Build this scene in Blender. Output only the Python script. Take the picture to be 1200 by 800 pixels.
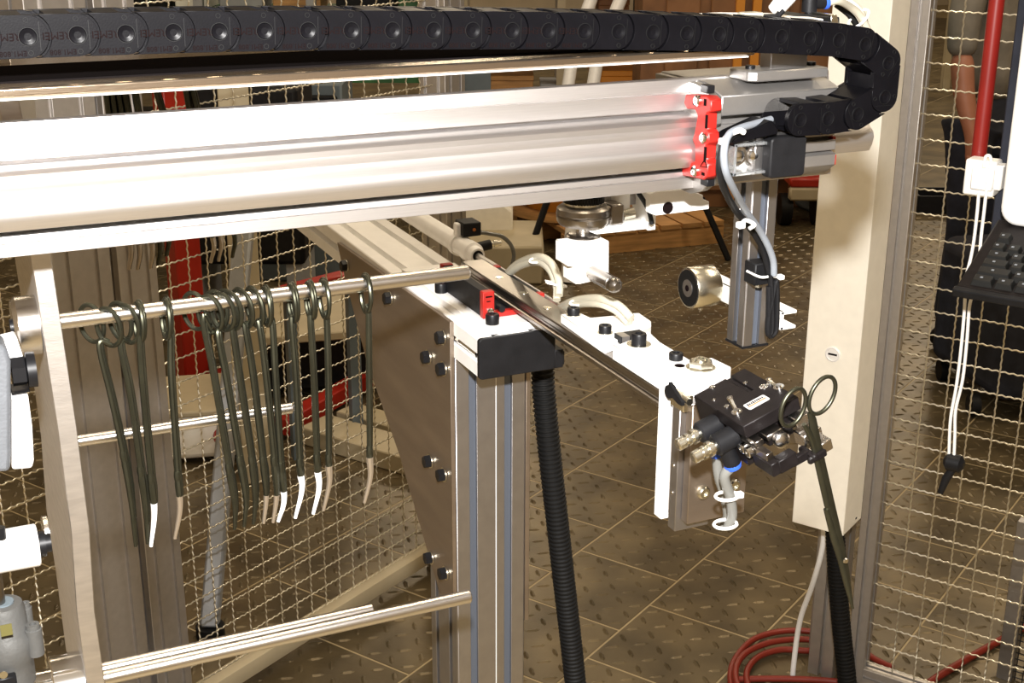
import bpy, bmesh, math, random
from mathutils import Vector, Matrix
random.seed(7)
SC = bpy.context.scene
for o in list(bpy.data.objects):
    bpy.data.objects.remove(o)

# ------------------------------------------------------------------ camera
EYE = Vector((0, 0, 1.75))
FOC = 1577.0
PITCH, ROLL, YAW = math.radians(19.0), math.radians(-0.19), math.radians(24.5)
def _cam_axes():
    cp, sp = math.cos(PITCH), math.sin(PITCH)
    right = Vector((1, 0, 0)); down = Vector((0, -sp, -cp)); fwd = Vector((0, cp, -sp))
    cr, sr = math.cos(ROLL), math.sin(ROLL)
    r2 = right*cr + down*sr; d2 = down*cr - right*sr
    M = Matrix.Rotation(-YAW, 3, 'Z')
    return M @ r2, M @ d2, M @ fwd
CR, CD, CF = _cam_axes()
cam_d = bpy.data.cameras.new('camera'); cam = bpy.data.objects.new('camera', cam_d)
SC.collection.objects.link(cam); SC.camera = cam
cam_d.sensor_width = 36.0; cam_d.sensor_fit = 'HORIZONTAL'; cam_d.lens = FOC/1200*36.0
cam_d.clip_start = 0.05; cam_d.clip_end = 60
m3 = Matrix((CR, -CD, -CF)).transposed()
cam.matrix_world = Matrix.Translation(EYE) @ m3.to_4x4()

# ------------------------------------------------------------------ world, lights, exposure
w = bpy.data.worlds.new('world'); SC.world = w; w.use_nodes = True
w.node_tree.nodes['Background'].inputs[0].default_value = (1.0, 0.86, 0.68, 1)
w.node_tree.nodes['Background'].inputs[1].default_value = 0.035
def lamp(name, kind, loc, power, color, size=0.05, target=None, size_y=None):
    d = bpy.data.lights.new(name, kind); o = bpy.data.objects.new(name, d)
    SC.collection.objects.link(o); o.location = loc; d.energy = power; d.color = color
    if kind == 'AREA':
        d.shape = 'RECTANGLE'; d.size = size; d.size_y = size_y or size
    else:
        d.shadow_soft_size = size
    if target is not None:
        o.rotation_euler = (Vector(target)-Vector(loc)).to_track_quat('-Z', 'Y').to_euler()
    return o
lamp('flash_lamp', 'POINT', (0.0, -0.01, 1.915), 225.0, (1.0, 0.975, 0.95), 0.022)
for x, y, p_ in ((0.9, 2.3, 48), (3.3, 1.5, 55), (3.2, 5.6, 32), (0.0, 6.5, 40), (6.4, 6.6, 90), (4.5, 11.0, 110), (10.0, 10.5, 130)):  # unseen; the second is added only to lighten the floor at lower right
    lamp('hall_lamp_and_fill', 'AREA', (x, y, 4.3), p_, (1.0, 0.83, 0.60), 0.5, (x, y, 0), 2.2)
SC.view_settings.view_transform = 'Standard'; SC.view_settings.look = 'None'
SC.view_settings.exposure = 0.0; SC.view_settings.gamma = 1.0
SC.view_settings.use_curve_mapping = False

# ------------------------------------------------------------------ measuring helpers: where a sight line meets a plane of the machine
def ray(px, py):
    return CR*((px-600)/FOC) + CD*((py-400)/FOC) + CF
def onp(px, py, n, d):
    n = Vector(n); v = ray(px, py); return EYE + v*((d - n.dot(EYE))/n.dot(v))
def gx(px, py, x): return onp(px, py, (1, 0, 0), x)
def gy(px, py, y): return onp(px, py, (0, 1, 0), y)
def gz(px, py, z): return onp(px, py, (0, 0, 1), z)
def gd(px, py, d): return EYE + ray(px, py)*d
FA = math.radians(30.8)
T = Vector((math.cos(FA), math.sin(FA), 0)); U = Vector((-math.sin(FA), math.cos(FA), 0)); Z = Vector((0, 0, 1))
X = Vector((1, 0, 0)); Y = Vector((0, 1, 0))
def gt(px, py, t): return onp(px, py, T, t)
def gu(px, py, u): return onp(px, py, U, u)
def tu(t, u, z): return T*t + U*u + Z*z

# ------------------------------------------------------------------ materials
def mat(name, col, metal=0.0, rough=0.5, var=0.0, scale=20.0, bump=0.0, bscale=200.0, stretch=None, trans=0.0, alpha=1.0, emit=0.0, spec=0.5, dirt=None, ior=1.45):
    m = bpy.data.materials.new(name); m.use_nodes = True
    nt = m.node_tree; b = nt.nodes['Principled BSDF']
    b.inputs['Base Color'].default_value = (*col, 1); b.inputs['Metallic'].default_value = metal
    b.inputs['Roughness'].default_value = rough; b.inputs['Specular IOR Level'].default_value = spec
    b.inputs['Transmission Weight'].default_value = trans; b.inputs['Alpha'].default_value = alpha
    b.inputs['IOR'].default_value = ior
    if emit:
        b.inputs['Emission Color'].default_value = (*col, 1); b.inputs['Emission Strength'].default_value = emit
    def coords(st):
        tc = nt.nodes.new('ShaderNodeTexCoord'); mp = nt.nodes.new('ShaderNodeMapping')
        nt.links.new(tc.outputs['Object'], mp.inputs['Vector'])
        if st: mp.inputs['Scale'].default_value = st
        return mp
    if var or dirt:
        mp = coords(stretch); n = nt.nodes.new('ShaderNodeTexNoise'); n.inputs['Scale'].default_value = scale
        n.inputs['Detail'].default_value = 6; nt.links.new(mp.outputs[0], n.inputs['Vector'])
        r = nt.nodes.new('ShaderNodeValToRGB')
        r.color_ramp.elements[0].position = 0.32; r.color_ramp.elements[1].position = 0.68
        lo = dirt if dirt else tuple(c*(1-var) for c in col)
        hi = tuple(min(1, c*(1+var)) for c in col)
        r.color_ramp.elements[0].color = (*lo, 1); r.color_ramp.elements[1].color = (*hi, 1)
        nt.links.new(n.outputs['Fac'], r.inputs[0]); nt.links.new(r.outputs[0], b.inputs['Base Color'])
    if bump:
        mp = coords(stretch); n = nt.nodes.new('ShaderNodeTexNoise'); n.inputs['Scale'].default_value = bscale
        nt.links.new(mp.outputs[0], n.inputs['Vector'])
        bp = nt.nodes.new('ShaderNodeBump'); bp.inputs['Strength'].default_value = bump; bp.inputs['Distance'].default_value = 0.001
        nt.links.new(n.outputs['Fac'], bp.inputs['Height']); nt.links.new(bp.outputs[0], b.inputs['Normal'])
    return m
M = {}
M['alu'] = mat('anodised_aluminium', (.39, .375, .37), 1, .43, .05, 60, .12, 900)
M['alu_x'] = mat('drawn_aluminium', (.68, .66, .65), .95, .38, .04, 30, .08, 300, (1, 40, 40))
M['alu_bright'] = mat('overexposed_aluminium', (.90, .89, .87), .1, .45, .04, 40, .2, 500)  # bare aluminium, its flash overexposure put into a whiter colour
M['alu_slot'] = mat('slot_strip_grey', (.13, .15, .19), .6, .5)
M['plate'] = mat('brown_sheen_steel', (.36, .30, .245), .95, .42, .12, 6, .2, 250, (1, 1, 6))
M['plate_lit'] = mat('ground_aluminium', (.70, .67, .64), 1, .40, .08, 40, .07, 300, (1, 1, 6))
M['steel'] = mat('polished_steel', (.72, .70, .68), 1, .22, .06, 50, .1, 400, (1, 30, 30))
M['steel_dark'] = mat('burnished_steel', (.30, .275, .25), 1, .28, .1, 30)
M['mirror'] = mat('shelf_sheet', (.40, .32, .24), .95, .20, .04, 20, .1, 100, (1, 20, 20))
M['zinc'] = mat('zinc_steel', (.78, .76, .66), 1, .25, .08, 40)
M['chrome'] = mat('chrome', (.85, .84, .82), 1, .12)
M['black'] = mat('black_plastic', (.008, .008, .009), 0, .5, .2, 60, .1, 600, spec=.25)
M['chain'] = mat('chain_plastic', (.0035, .0033, .0042), 0, .36, .15, 80, .05, 900, spec=.11)
M['black_metal'] = mat('black_anodised', (.010, .008, .008), .1, .42, .2, 90, .1, 900, spec=.14)
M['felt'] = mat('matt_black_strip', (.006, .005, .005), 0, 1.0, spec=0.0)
M['rubber'] = mat('black_rubber', (.005, .005, .005), 0, .55, spec=.25)
M['bolt'] = mat('black_oxide_steel', (.007, .007, .008), 0, .42, spec=.3)
M['red'] = mat('red_plastic', (.33, .013, .009), 0, .42, .1, 60)
M['ink_recess'] = mat('ink_and_recess_dark', (.008, .005, .005), 0, 1.0, spec=0.0)  # print, and also holes and recesses with their shade put into the colour
M['redpaint'] = mat('red_paint', (.36, .02, .01), 0, .35, .1, 12)
M['tool'] = mat('olive_instrument_steel', (.075, .075, .052), .9, .36, .15, 60)
M['tip'] = mat('satin_tip_steel', (.92, .91, .90), .2, .35)
M['tip_tan'] = mat('tan_tip_steel', (.52, .44, .34), .8, .3)
M['white'] = mat('white_plastic', (.86, .85, .82), 0, .4)
M['tube'] = mat('clear_white_tube', (.46, .43, .34), 0, .25, .05, 50)
M['tube_grey'] = mat('smoky_tube', (.20, .20, .185), 0, .18, trans=.25)
M['grey_cable'] = mat('grey_cable', (.22, .24, .27), 0, .4)
M['blue'] = mat('blue_plastic', (.03, .10, .55), 0, .35)
M['cream'] = mat('cream_enamel', (.95, .91, .80), 0, .42, .03, 40, .1, 300)
M['cream_dim'] = mat('aged_cream_enamel', (.45, .38, .25), 0, .5, .08, 8)
M['grey_paint'] = mat('grey_paint', (.34, .35, .36), .1, .45, .06, 20)
M['casting'] = mat('grey_casting', (.15, .16, .175), .3, .5, .06, 60, .3, 400)
M['casting_dark'] = mat('dark_grey_casting', (.12, .12, .115), .4, .5, .1, 60, .25, 400)
M['glass'] = mat('clear_cover', (.92, .95, .97), 0, .08, trans=.9)
M['wire'] = mat('mesh_wire', (.78, .74, .62), .9, .35)
M['floor'] = mat('floor_base', (.05, .04, .026), .4, .5, .2, 8)
M['tile'] = mat('worn_steel_tile', (.135, .102, .054), .4, .36, .25, 5, .25, 120, dirt=(.062, .046, .024))
M['seam'] = mat('tan_joint', (.36, .28, .155), .1, .5)
M['wood'] = mat('pale_wood', (.50, .27, .10), 0, .6, .25, 6, .2, 60, (1, 1, 8))
M['wood_dark'] = mat('brown_wood', (.25, .12, .05), 0, .6, .25, 6)
M['green'] = mat('green_paint', (.035, .13, .04), 0, .45, .2, 8)
M['orange'] = mat('orange_paint', (.75, .30, .03), 0, .45)
M['redpole'] = mat('red_pole_paint', (.23, .014, .010), 0, .35, .1, 12)
M['alu_car'] = mat('carriage_aluminium', (.40, .385, .37), .85, .40, .06, 40, .12, 600)
M['alu_fence'] = mat('fence_aluminium', (.52, .49, .46), .8, .42, .05, 60, .1, 900)
M['hose'] = mat('red_hose', (.20, .022, .012), 0, .4)
M['navy'] = mat('dark_navy_cloth', (.018, .02, .03), 0, .9, .3, 20, .4, 90)
M['shirt'] = mat('grey_shirt_cloth', (.20, .18, .15), 0, .9, .2, 14, .4, 120)
M['skin'] = mat('skin', (.42, .18, .11), 0, .5, .06, 20)
M['hair'] = mat('brown_hair', (.06, .035, .02), 0, .6)
M['keycap'] = mat('black_keycap', (.010, .010, .009), 0, .5, spec=.3)
M['wall'] = mat('hall_wall_paint', (.46, .38, .27), 0, .8, .1, 3)
M['ceil'] = mat('ceiling_paint', (.55, .50, .42), 0, .9, .05, 3)
M['label'] = mat('white_label', (.42, .42, .41), 0, .45)
M['amber'] = mat('orange_print', (.42, .13, .02), 0, .6)
M['yellow'] = mat('yellow_print', (.10, .088, .022), 0, .8)
M['slate'] = mat('slate_blue_paint', (.12, .15, .17), 0, .5, .1, 8)

# ------------------------------------------------------------------ mesh helpers
ORG = {}
class MB:
    def __init__(s): s.v = []; s.f = []
    def add(s, vs, fs):
        n = len(s.v); s.v += [Vector(v) for v in vs]; s.f += [tuple(i+n for i in f) for f in fs]; return s
    def box(s, lo, hi):
        x0, y0, z0 = lo; x1, y1, z1 = hi
        return s.obox(Vector(((x0+x1)/2, (y0+y1)/2, (z0+z1)/2)), X*abs(x1-x0)/2, Y*abs(y1-y0)/2, Z*abs(z1-z0)/2)
    def obox(s, c, a, b, d):
        c = Vector(c); vs = [c+a*i+b*j+d*k for k in (-1, 1) for j in (-1, 1) for i in (-1, 1)]
        if a.cross(b).dot(d) < 0: vs = vs[4:]+vs[:4]
        return s.add(vs, [(0, 2, 3, 1), (4, 5, 7, 6), (0, 1, 5, 4), (2, 6, 7, 3), (1, 3, 7, 5), (0, 4, 6, 2)])
    def prism(s, poly, o, a, b, d):
        o = Vector(o); n = len(poly)
        ar = sum(poly[i][0]*poly[(i+1) % n][1]-poly[(i+1) % n][0]*poly[i][1] for i in range(n))
        if (ar > 0) != (a.cross(b).dot(d) > 0): poly = list(reversed(poly))
        vs = [o+a*p+b*q for p, q in poly]; vs += [v+d for v in vs]
        fs = [tuple(range(n-1, -1, -1)), tuple(range(n, 2*n))]
        for i in range(n):
            j = (i+1) % n; fs.append((i, j, n+j, n+i))
        return s.add(vs, fs)
    def tube(s, pts, r, seg=8, cap=True, rs=None):
        pts = [Vector(p) for p in pts]; n = len(pts)
        if n < 2: return s
        tan = []
        for i in range(n):
            t = pts[min(i+1, n-1)]-pts[max(i-1, 0)]; tan.append(t.normalized() if t.length > 1e-9 else Z)
        up = Z if abs(tan[0].z) < .9 else X
        nrm = (up-tan[0]*up.dot(tan[0])).normalized(); vs = []; fs = []
        for i in range(n):
            nrm = nrm-tan[i]*nrm.dot(tan[i]); nrm.normalize(); bi = tan[i].cross(nrm)
            rr = rs[i] if rs else r
            for k in range(seg):
                an = 2*math.pi*k/seg; vs.append(pts[i]+nrm*(rr*math.cos(an))+bi*(rr*math.sin(an)))
        for i in range(n-1):
            for k in range(seg):
                k2 = (k+1) % seg; fs.append((i*seg+k, i*seg+k2, (i+1)*seg+k2, (i+1)*seg+k))
        if cap:
            fs.append(tuple(range(seg-1, -1, -1))); fs.append(tuple(range((n-1)*seg, n*seg)))
        return s.add(vs, fs)
    def cyl(s, p0, p1, r, seg=20, r1=None): return s.tube([p0, p1], r, seg, True, [r, r if r1 is None else r1])
    def lathe(s, o, ax, prof, seg=24):
        o = Vector(o); ax = Vector(ax).normalized()
        return s.tube2([(o+ax*h, r) for h, r in prof], ax, seg)
    def tube2(s, pr, ax, seg):
        up = Z if abs(ax.z) < .9 else X
        nrm = (up-ax*up.dot(ax)).normalized(); bi = ax.cross(nrm); vs = []; fs = []; n = len(pr)
        for c, r in pr:
            for k in range(seg):
                an = 2*math.pi*k/seg; vs.append(c+nrm*(r*math.cos(an))+bi*(r*math.sin(an)))
        for i in range(n-1):
            for k in range(seg):
                k2 = (k+1) % seg; fs.append((i*seg+k, i*seg+k2, (i+1)*seg+k2, (i+1)*seg+k))
        fs.append(tuple(range(seg-1, -1, -1))); fs.append(tuple(range((n-1)*seg, n*seg)))
        return s.add(vs, fs)
    def torus(s, c, a, b, ra, rb, r, seg=28, ts=8):
        c = Vector(c); nn = a.cross(b).normalized(); vs = []; fs = []
        for i in range(seg):
            an = 2*math.pi*i/seg; p = c+a*(ra*math.cos(an))+b*(rb*math.sin(an))
            rad = (a*(math.cos(an)*rb)+b*(math.sin(an)*ra)).normalized()
            for k in range(ts):
                bn = 2*math.pi*k/ts; vs.append(p+rad*(r*math.cos(bn))+nn*(r*math.sin(bn)))
        for i in range(seg):
            for k in range(ts):
                i2 = (i+1) % seg; k2 = (k+1) % ts
                fs.append((i*ts+k, i2*ts+k, i2*ts+k2, i*ts+k2))
        return s.add(vs, fs)
    def build(s, name, m, parent=None, bevel=0.0, seg=1, stuff=False, smooth=True, kind=None):
        me = bpy.data.meshes.new(name)
        off = ORG.get(parent.name, Vector()) if parent else Vector()
        me.from_pydata([v-off for v in s.v], [], s.f); me.update()
        mats = m if isinstance(m, list) else [m]
        for k in mats: me.materials.append(M[k])
        if smooth:
            for p in me.polygons: p.use_smooth = True
            me.set_sharp_from_angle(angle=math.radians(38))
        o = bpy.data.objects.new(name, me); SC.collection.objects.link(o)
        if parent: o.parent = parent
        ORG[o.name] = off
        if bevel:
            b = o.modifiers.new('bevel', 'BEVEL'); b.width = bevel; b.segments = seg; b.limit_method = 'ANGLE'; b.angle_limit = math.radians(40)
        if stuff: o['kind'] = 'stuff'
        if kind: o['kind'] = kind
        return o
def tag(o, label, cat, group=None):
    o['label'] = label; o['category'] = cat
    if group: o['group'] = group
    return o
def thing(name, label, cat, loc, group=None):
    o = bpy.data.objects.new(name, None); SC.collection.objects.link(o); o.empty_display_size = .02
    o.location = loc; ORG[o.name] = Vector(loc); return tag(o, label, cat, group)
def lone(o): return o
def dup(src, parent=None):
    c = src.copy(); SC.collection.objects.link(c)
    if parent: c.parent = parent
    return c
def dup_tree(root, parent=None):
    c = dup(root, parent)
    for ch in list(root.children): dup_tree(ch, c)
    return c
def spline(pts, n=10):
    pts = [Vector(p) for p in pts]; out = []
    P = [pts[0]*2-pts[1]]+pts+[pts[-1]*2-pts[-2]]
    for i in range(1, len(P)-2):
        p0, p1, p2, p3 = P[i-1:i+3]
        for k in range(n):
            t = k/n
            out.append(.5*((2*p1)+(p2-p0)*t+(2*p0-5*p1+4*p2-p3)*t*t+(3*p1-p0-3*p2+p3)*t**3))
    out.append(pts[-1]); return out
def rrect(w, h, r, n=5, cx=0, cy=0):
    out = []
    for sx, sy, a0 in ((1, 1, 0), (-1, 1, 90), (-1, -1, 180), (1, -1, 270)):
        for k in range(n+1):
            a = math.radians(a0+90*k/n); out.append((cx+sx*(w/2-r)+r*math.cos(a), cy+sy*(h/2-r)+r*math.sin(a)))
    return out
def profile(wd, ht, slots_w, slots_h, sw=.008, sd=.009, ch=.0012):
    """outline of a slotted aluminium extrusion, corner at 0,0"""
    lip = .0035; wide = sw*1.0
    p = []
    def side(o, d, n, L, cs):
        pts = [(o[0]+d[0]*ch, o[1]+d[1]*ch)]
        for c in cs:
            for s_, dep in ((-sw/2, 0), (-sw/2, sd), (sw/2, sd), (sw/2, 0)):
                pts.append((o[0]+d[0]*(c+s_)+n[0]*dep, o[1]+d[1]*(c+s_)+n[1]*dep))
        pts.append((o[0]+d[0]*(L-ch), o[1]+d[1]*(L-ch))); return pts
    p += side((0, 0), (1, 0), (0, 1), wd, slots_w)
    p += side((wd, 0), (0, 1), (-1, 0), ht, slots_h)
    p += side((wd, ht), (-1, 0), (0, -1), wd, slots_w)
    p += side((0, ht), (0, -1), (1, 0), ht, slots_h)
    return p
def hexbolt(name, c, ax, r, h, parent, m='bolt', washer=True):
    ax = Vector(ax).normalized(); c = Vector(c); b = MB()
    b.tube2([(c+ax*.001, r), (c+ax*(h-.001), r), (c+ax*h, r*.86)], ax, 6)
    o = b.build(name, m, parent)
    if washer:
        MB().lathe(c-ax*.0005, ax, [(0, r*1.12), (.0016, r*1.12)], 16).build('washer', 'zinc', o)
    return o
def capscrew(name, c, ax, r, h, parent, m='bolt', washer=None):
    ax = Vector(ax).normalized(); c = Vector(c); b = MB()
    b.lathe(c, ax, [(-.001, r*.97), (h*.85, r), (h, r*.9), (h, r*.5), (h*.45, r*.48)], 18)
    o = b.build(name, m, parent)
    if washer: MB().lathe(c, ax, [(0, r*washer), (.0012, r*washer)], 20).build('washer', 'zinc', o)
    return o
def text(name, body, size, loc, a, b, m, parent, depth=.0002):
    cu = bpy.data.curves.new(name, 'FONT'); cu.body = body; cu.size = size; cu.align_x = 'CENTER'; cu.align_y = 'CENTER'
    cu.extrude = depth; cu.resolution_u = 2
    o = bpy.data.objects.new(name, cu); SC.collection.objects.link(o); cu.materials.append(M[m])
    me = bpy.data.meshes.new_from_object(o); bpy.data.objects.remove(o); me.name = name
    if not me.materials: me.materials.append(M[m])
    o = bpy.data.objects.new(name, me); SC.collection.objects.link(o)
    off = ORG.get(parent.name, Vector()) if parent else Vector()
    a = Vector(a).normalized(); b = Vector(b).normalized(); c = a.cross(b)
    mw = Matrix((a, b, c)).transposed().to_4x4(); mw.translation = Vector(loc)-off
    o.matrix_local = mw
    if parent: o.parent = parent
    ORG[o.name] = Vector(loc)
    return o

# ================================================================== the hall
def struct(o): o['kind'] = 'structure'; return o
floor = struct(MB().box((-3, -3, -.06), (16, 16, -.012)).build('floor', 'floor', smooth=False))
TS = .3; U0 = 1.4325; T0 = 2.3877
def tile_mesh(nb, seed):
    rn = random.Random(seed); b = MB(); h = TS/2-.0018
    prof = [(-h, -h), (h, -h), (h, h), (-h, h)]
    vs = [(x, y, -.012) for x, y in prof]+[(x, y, -.0012) for x, y in prof]+[(x*.988, y*.988, 0) for x, y in prof]
    fs = [(0, 1, 5, 4), (1, 2, 6, 5), (2, 3, 7, 6), (3, 0, 4, 7), (4, 5, 9, 8), (5, 6, 10, 9), (6, 7, 11, 10), (7, 4, 8, 11), (8, 9, 10, 11)]
    b.add(vs, fs)
    st = TS/nb
    for i in range(nb):
        for j in range(nb):
            cx = -TS/2+(i+.5)*st; cy = -TS/2+(j+.5)*st
            an = math.radians(45 if (i+j) % 2 else -45)+math.radians(rn.uniform(-4, 4)); ln = .0195; wd = .0058
            a = Vector((math.cos(an), math.sin(an), 0)); p = Vector((-a.y, a.x, 0)); c = Vector((cx, cy, 0))
            ring = [c+a*ln, c+a*ln*.5+p*wd, c-a*ln*.5+p*wd, c-a*ln, c-a*ln*.5-p*wd, c+a*ln*.5-p*wd]
            top = [c+Z*.0030+a*ln*.5, c+Z*.0030-a*ln*.5]
            b.add(ring+top, [(0, 1, 6), (1, 2, 7, 6), (2, 3, 7), (3, 4, 7), (4, 5, 6, 7), (5, 0, 6)])
    return b
def tile_rot(): return FA
cells = []
for iu in range(-8, 46):
    for it in range(-9, 60):
        u = U0+(iu+.5)*TS; t = T0+(it+.5)*TS+(0 if iu % 2 else .15)
        p = tu(t, u, 0); v = p-EYE; d = v.dot(CF)
        if d < .8: continue
        px = 600+FOC*v.dot(CR)/d; py = 400+FOC*v.dot(CD)/d
        if -180 < px < 1380 and 20 < py < 1000 and -2.9 < p.x < 15.9 and -2.9 < p.y < 15.9: cells.append((d, t, u))
cells.sort()
tile_srcs = [tile_mesh(6, k).build('floor_tile', 'tile', floor, smooth=False) for k in range(3)]
for k, (d, t, u) in enumerate(cells[:298]):
    o = tile_srcs[k] if k < 3 else dup(tile_srcs[k % 3], floor)
    o.location = tu(t, u, 0); o.rotation_euler = (0, 0, FA+(math.pi/2)*random.randint(0, 3))
far_t = MB(); src = [[tuple(v) for v in tile_mesh(6, 9).v], tile_mesh(6, 9).f]
R3 = Matrix.Rotation(FA, 3, 'Z')
for d, t, u in cells[298:]:
    p = tu(t, u, 0); near = d < 6.5
    n = 12
    vs = src[0] if near else src[0][:n]; fs = src[1] if near else src[1][:9]
    far_t.add([R3 @ Vector(v)+p for v in vs], fs)
far_t.build('far_floor_tiles', 'tile', floor, stuff=True, smooth=False)
MB().box((-3, -3, -.0119), (16, 16, -.0008)).build('joint_filler', 'seam', floor, smooth=False)
HW = (-2.95, 11.95)
struct(MB().box((-3, 15.9, 0), (16, 16.1, 4.7)).build('wall_back', 'wall', smooth=False))
struct(MB().box((15.9, -3, 0), (16.1, 16, 4.7)).build('wall_right', 'wall', smooth=False))
struct(MB().box((-3.1, -3, 0), (-2.9, 16, 4.7)).build('wall_left', 'wall', smooth=False))
struct(MB().box((-3, -3.1, 0), (16, -2.9, 4.7)).build('wall_front', 'wall', smooth=False))
struct(MB().box((-3, -3, 4.6), (16, 16, 4.75)).build('ceiling', 'ceil', smooth=False))

# ================================================================== gantry beam
YB = .91
def zb(py, y=YB, px=800): return gy(px, py, y).z
bm_ = thing('linear_axis', 'long bright aluminium gantry beam crossing the upper left', 'beam', (0, YB, zb(217)))
sec = [(.960, zb(91)-.012), (.9125, zb(91)), (YB, zb(93)), (.908, zb(107)), (.9092, zb(108)), (.908, zb(109)), (.908, zb(128)), (.917, zb(128.6)), (.917, zb(131.5)), (.890, zb(133)), (.8865, zb(137)),
       (.8868, zb(143)), (.8905, zb(149)), (.8908, zb(154)), (.888, zb(160)), (.8835, zb(165)), (.882, zb(171)), (.8835, zb(180)), (.8865, zb(188.5)), (.890, zb(190)), (.914, zb(190.5)), (.914, zb(196)), (.897, zb(197)), (.8965, zb(202.3)), (.8985, zb(202.8)), (.8985, zb(203.6)), (.8965, zb(204)), (.8965, zb(216)), (.8985, zb(217)), (.960, zb(217))]
XB0, XB1 = -.42, gy(1021, 165, .885).x
MB().prism(sec[:8]+[(.917, zb(192)), (.914, zb(196))]+sec[22:], (XB0, 0, 0), Y, Z, X*(XB1-XB0-.03)).build('beam_body', 'alu_x', bm_)
MB().prism([(.93, zb(131.5))]+sec[8:21]+[(.93, zb(190.5))], (XB0, 0, 0), Y, Z, X*(XB1-XB0)).build('guide_rail', 'alu_x', bm_)

# carriage
cx0 = gy(843, 160, .873).x; cx1 = gy(985, 150, .875).x
def zc(py, y): return gy(845, py, y).z
car = thing('carriage', 'aluminium carriage block with red wiper on the gantry beam', 'carriage', (cx0, .88, zc(219, .88)))
up = [(.965, zc(95, .897)), (.897, zc(95, .897)), (.872, zc(112, .875)), (.872, zc(135.4, .875)), (.886, zc(136.2, .88)), (.886, zc(141, .88)), (.965, zc(141, .88))]
XU1 = gy(984.5, 110, .872).x
MB().prism(up, (cx0, 0, 0), Y, Z, X*(XU1-cx0)).build('upper_clamp_block', 'alu_car', car, .0008)
lo = [(.965, zc(146.5, .88)), (.880, zc(146.5, .88)), (.878, zc(157.5, .878)), (.883, zc(158.5, .88)), (.883, zc(160.5, .88)), (.876, zc(161.5, .875)), (.876, zc(171, .875)), (.882, zc(172, .88)), (.882, zc(174, .88)), (.873, zc(175.5, .873)), (.873, zc(188, .873)), (.878, zc(189, .875)), (.872, zc(192, .873)), (.872, zc(206, .873)), (.884, zc(216, .88)), (.965, zc(219, .9))]
XL1 = gy(976, 180, .876).x
MB().prism(lo, (cx0, 0, 0), Y, Z, X*(XL1-cx0)).build('lower_clamp_block', 'alu_car', car, .0006)
MB().box((cx0+.004, .886, zc(147, .88)), (XL1-.003, .96, zc(140, .88))).build('inner_core', 'alu_car', car)
XS = .562
ep = [(1.0, 96), (.9, 96), (.885, 104), (.872, 116), (.870, 146), (.878, 150), (.878, 160), (.868, 165), (.868, 178), (.876, 184), (.870, 200), (.874, 216), (.884, 222), (.90, 224), (.95, 222)]
MB().prism([(min(y, .962), gy(838, p, min(y, .9)).z) for y, p in ep], (XS+.004, 0, 0), Y, Z, X*(cx0-XS-.0045)).build('end_plate', 'alu_car', car, .0006)
wp = [(809, 120), (811, 110), (836, 112), (841, 117), (841, 130), (836, 132), (835, 151), (838, 155), (838.5, 166), (835, 170), (834, 186), (837, 192), (836.5, 206), (832, 210), (807, 205), (806, 195), (811, 191), (822, 188), (822, 170), (819, 163), (822, 152), (825, 135), (822, 128), (812, 127)]
wv = [gx(a, b_, XS) for a, b_ in wp]
wip = MB().prism([(v.y, v.z) for v in wv], (XS-.006, 0, 0), Y, Z, X*.010).build('wiper', 'red', car, .0008)
for a, b_ in ((818.5, 118), (825.6, 161.5), (815.5, 200)):
    c = gx(a, b_, XS-.006); s_ = MB().lathe(c, -X, [(-.001, .0042), (.002, .0042), (.003, .003), (.003, .0016), (.0015, .0015)], 16).build('wiper_screw', 'chrome', wip)
for a, b0_, b1_, wd_ in ((827.5, 134.5, 150.5, .0009), (826, 172, 190, .0010), (826.5, 116, 124, .0016), (813, 117, 123, .0009), (824, 202, 205.5, .0020)):
    c0, c1 = gx(a, b0_, XS-.006), gx(a, b1_, XS-.006); c = (c0+c1)/2
    MB().box((c.x-.0004, c.y-wd_, c1.z), (c.x+.001, c.y+wd_, c0.z)).build('mould_slot', 'ink_recess', wip)  # dark bars on the face stand for shade in recessed slots
tv = [gx(a, b_, XS-.0062) for a, b_ in ((826, 187), (828.5, 196), (820.5, 195), (826, 187))]
MB().tube(tv, .0005, 6).build('mould_triangle', 'ink_recess', wip)
for py in (104, 213):
    c = gx(826, py, XS); MB().box(c-Vector((.001, .005, .003)), c+Vector((.006, .005, .003))).build('seal_clip', 'bolt', car, .0005)
for px_, py, yy in ((973, 167, .8745), (977, 188, .872)):
    c = gy(px_, py, yy); MB().box((XL1-.001, c.y+.002, c.z-.004), (XL1+.002, c.y+.02, c.z+.004)).build('end_seal', 'red', car)

# beacon with two lenses in a clear housing and black cover
a = gy(862, 171, .866); b = gy(891, 195, .866)
hs = thing('proximity_switch', 'clear switch box with two round lenses and square black cover on carriage', 'switch', (a.x, .87, b.z))
f0 = gy(853, 166.5, .862); f1 = gy(896, 199.5, .862)
fr = MB(); x0, x1, z0, z1 = f0.x, f1.x, f1.z, f0.z; tw = .0025
fr.box((x0, .852, z0), (x1, .872, z0+tw)); fr.box((x0, .852, z1-tw), (x1, .872, z1)); fr.box((x1-tw, .852, z0), (x1, .872, z1)); fr.box((x0, .852, z0), (x0+tw, .872, z1))
fr.build('clear_frame', 'glass', hs, .0005)
MB().box((x0+.001, .868, z0+.001), (x1-.001, .8725, z1-.001)).build('lens_plate', 'alu_bright', hs)
for px_ in (861.5, 879.5):
    c = gy(px_, 181, .866); o = MB().lathe(c, -Y, [(-.003, .0086), (.003, .0086), (.0045, .0076), (.0045, .0062), (.002, .0058)], 22).build('lens', 'steel', hs)
    MB().lathe(c-Y*.001, -Y, [(0, .0042), (.005, .0042), (.0062, .002)], 18).build('lens_core', 'chrome', o)
g0 = gy(903, 162, .848); g1 = gy(941, 205, .848)
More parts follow.
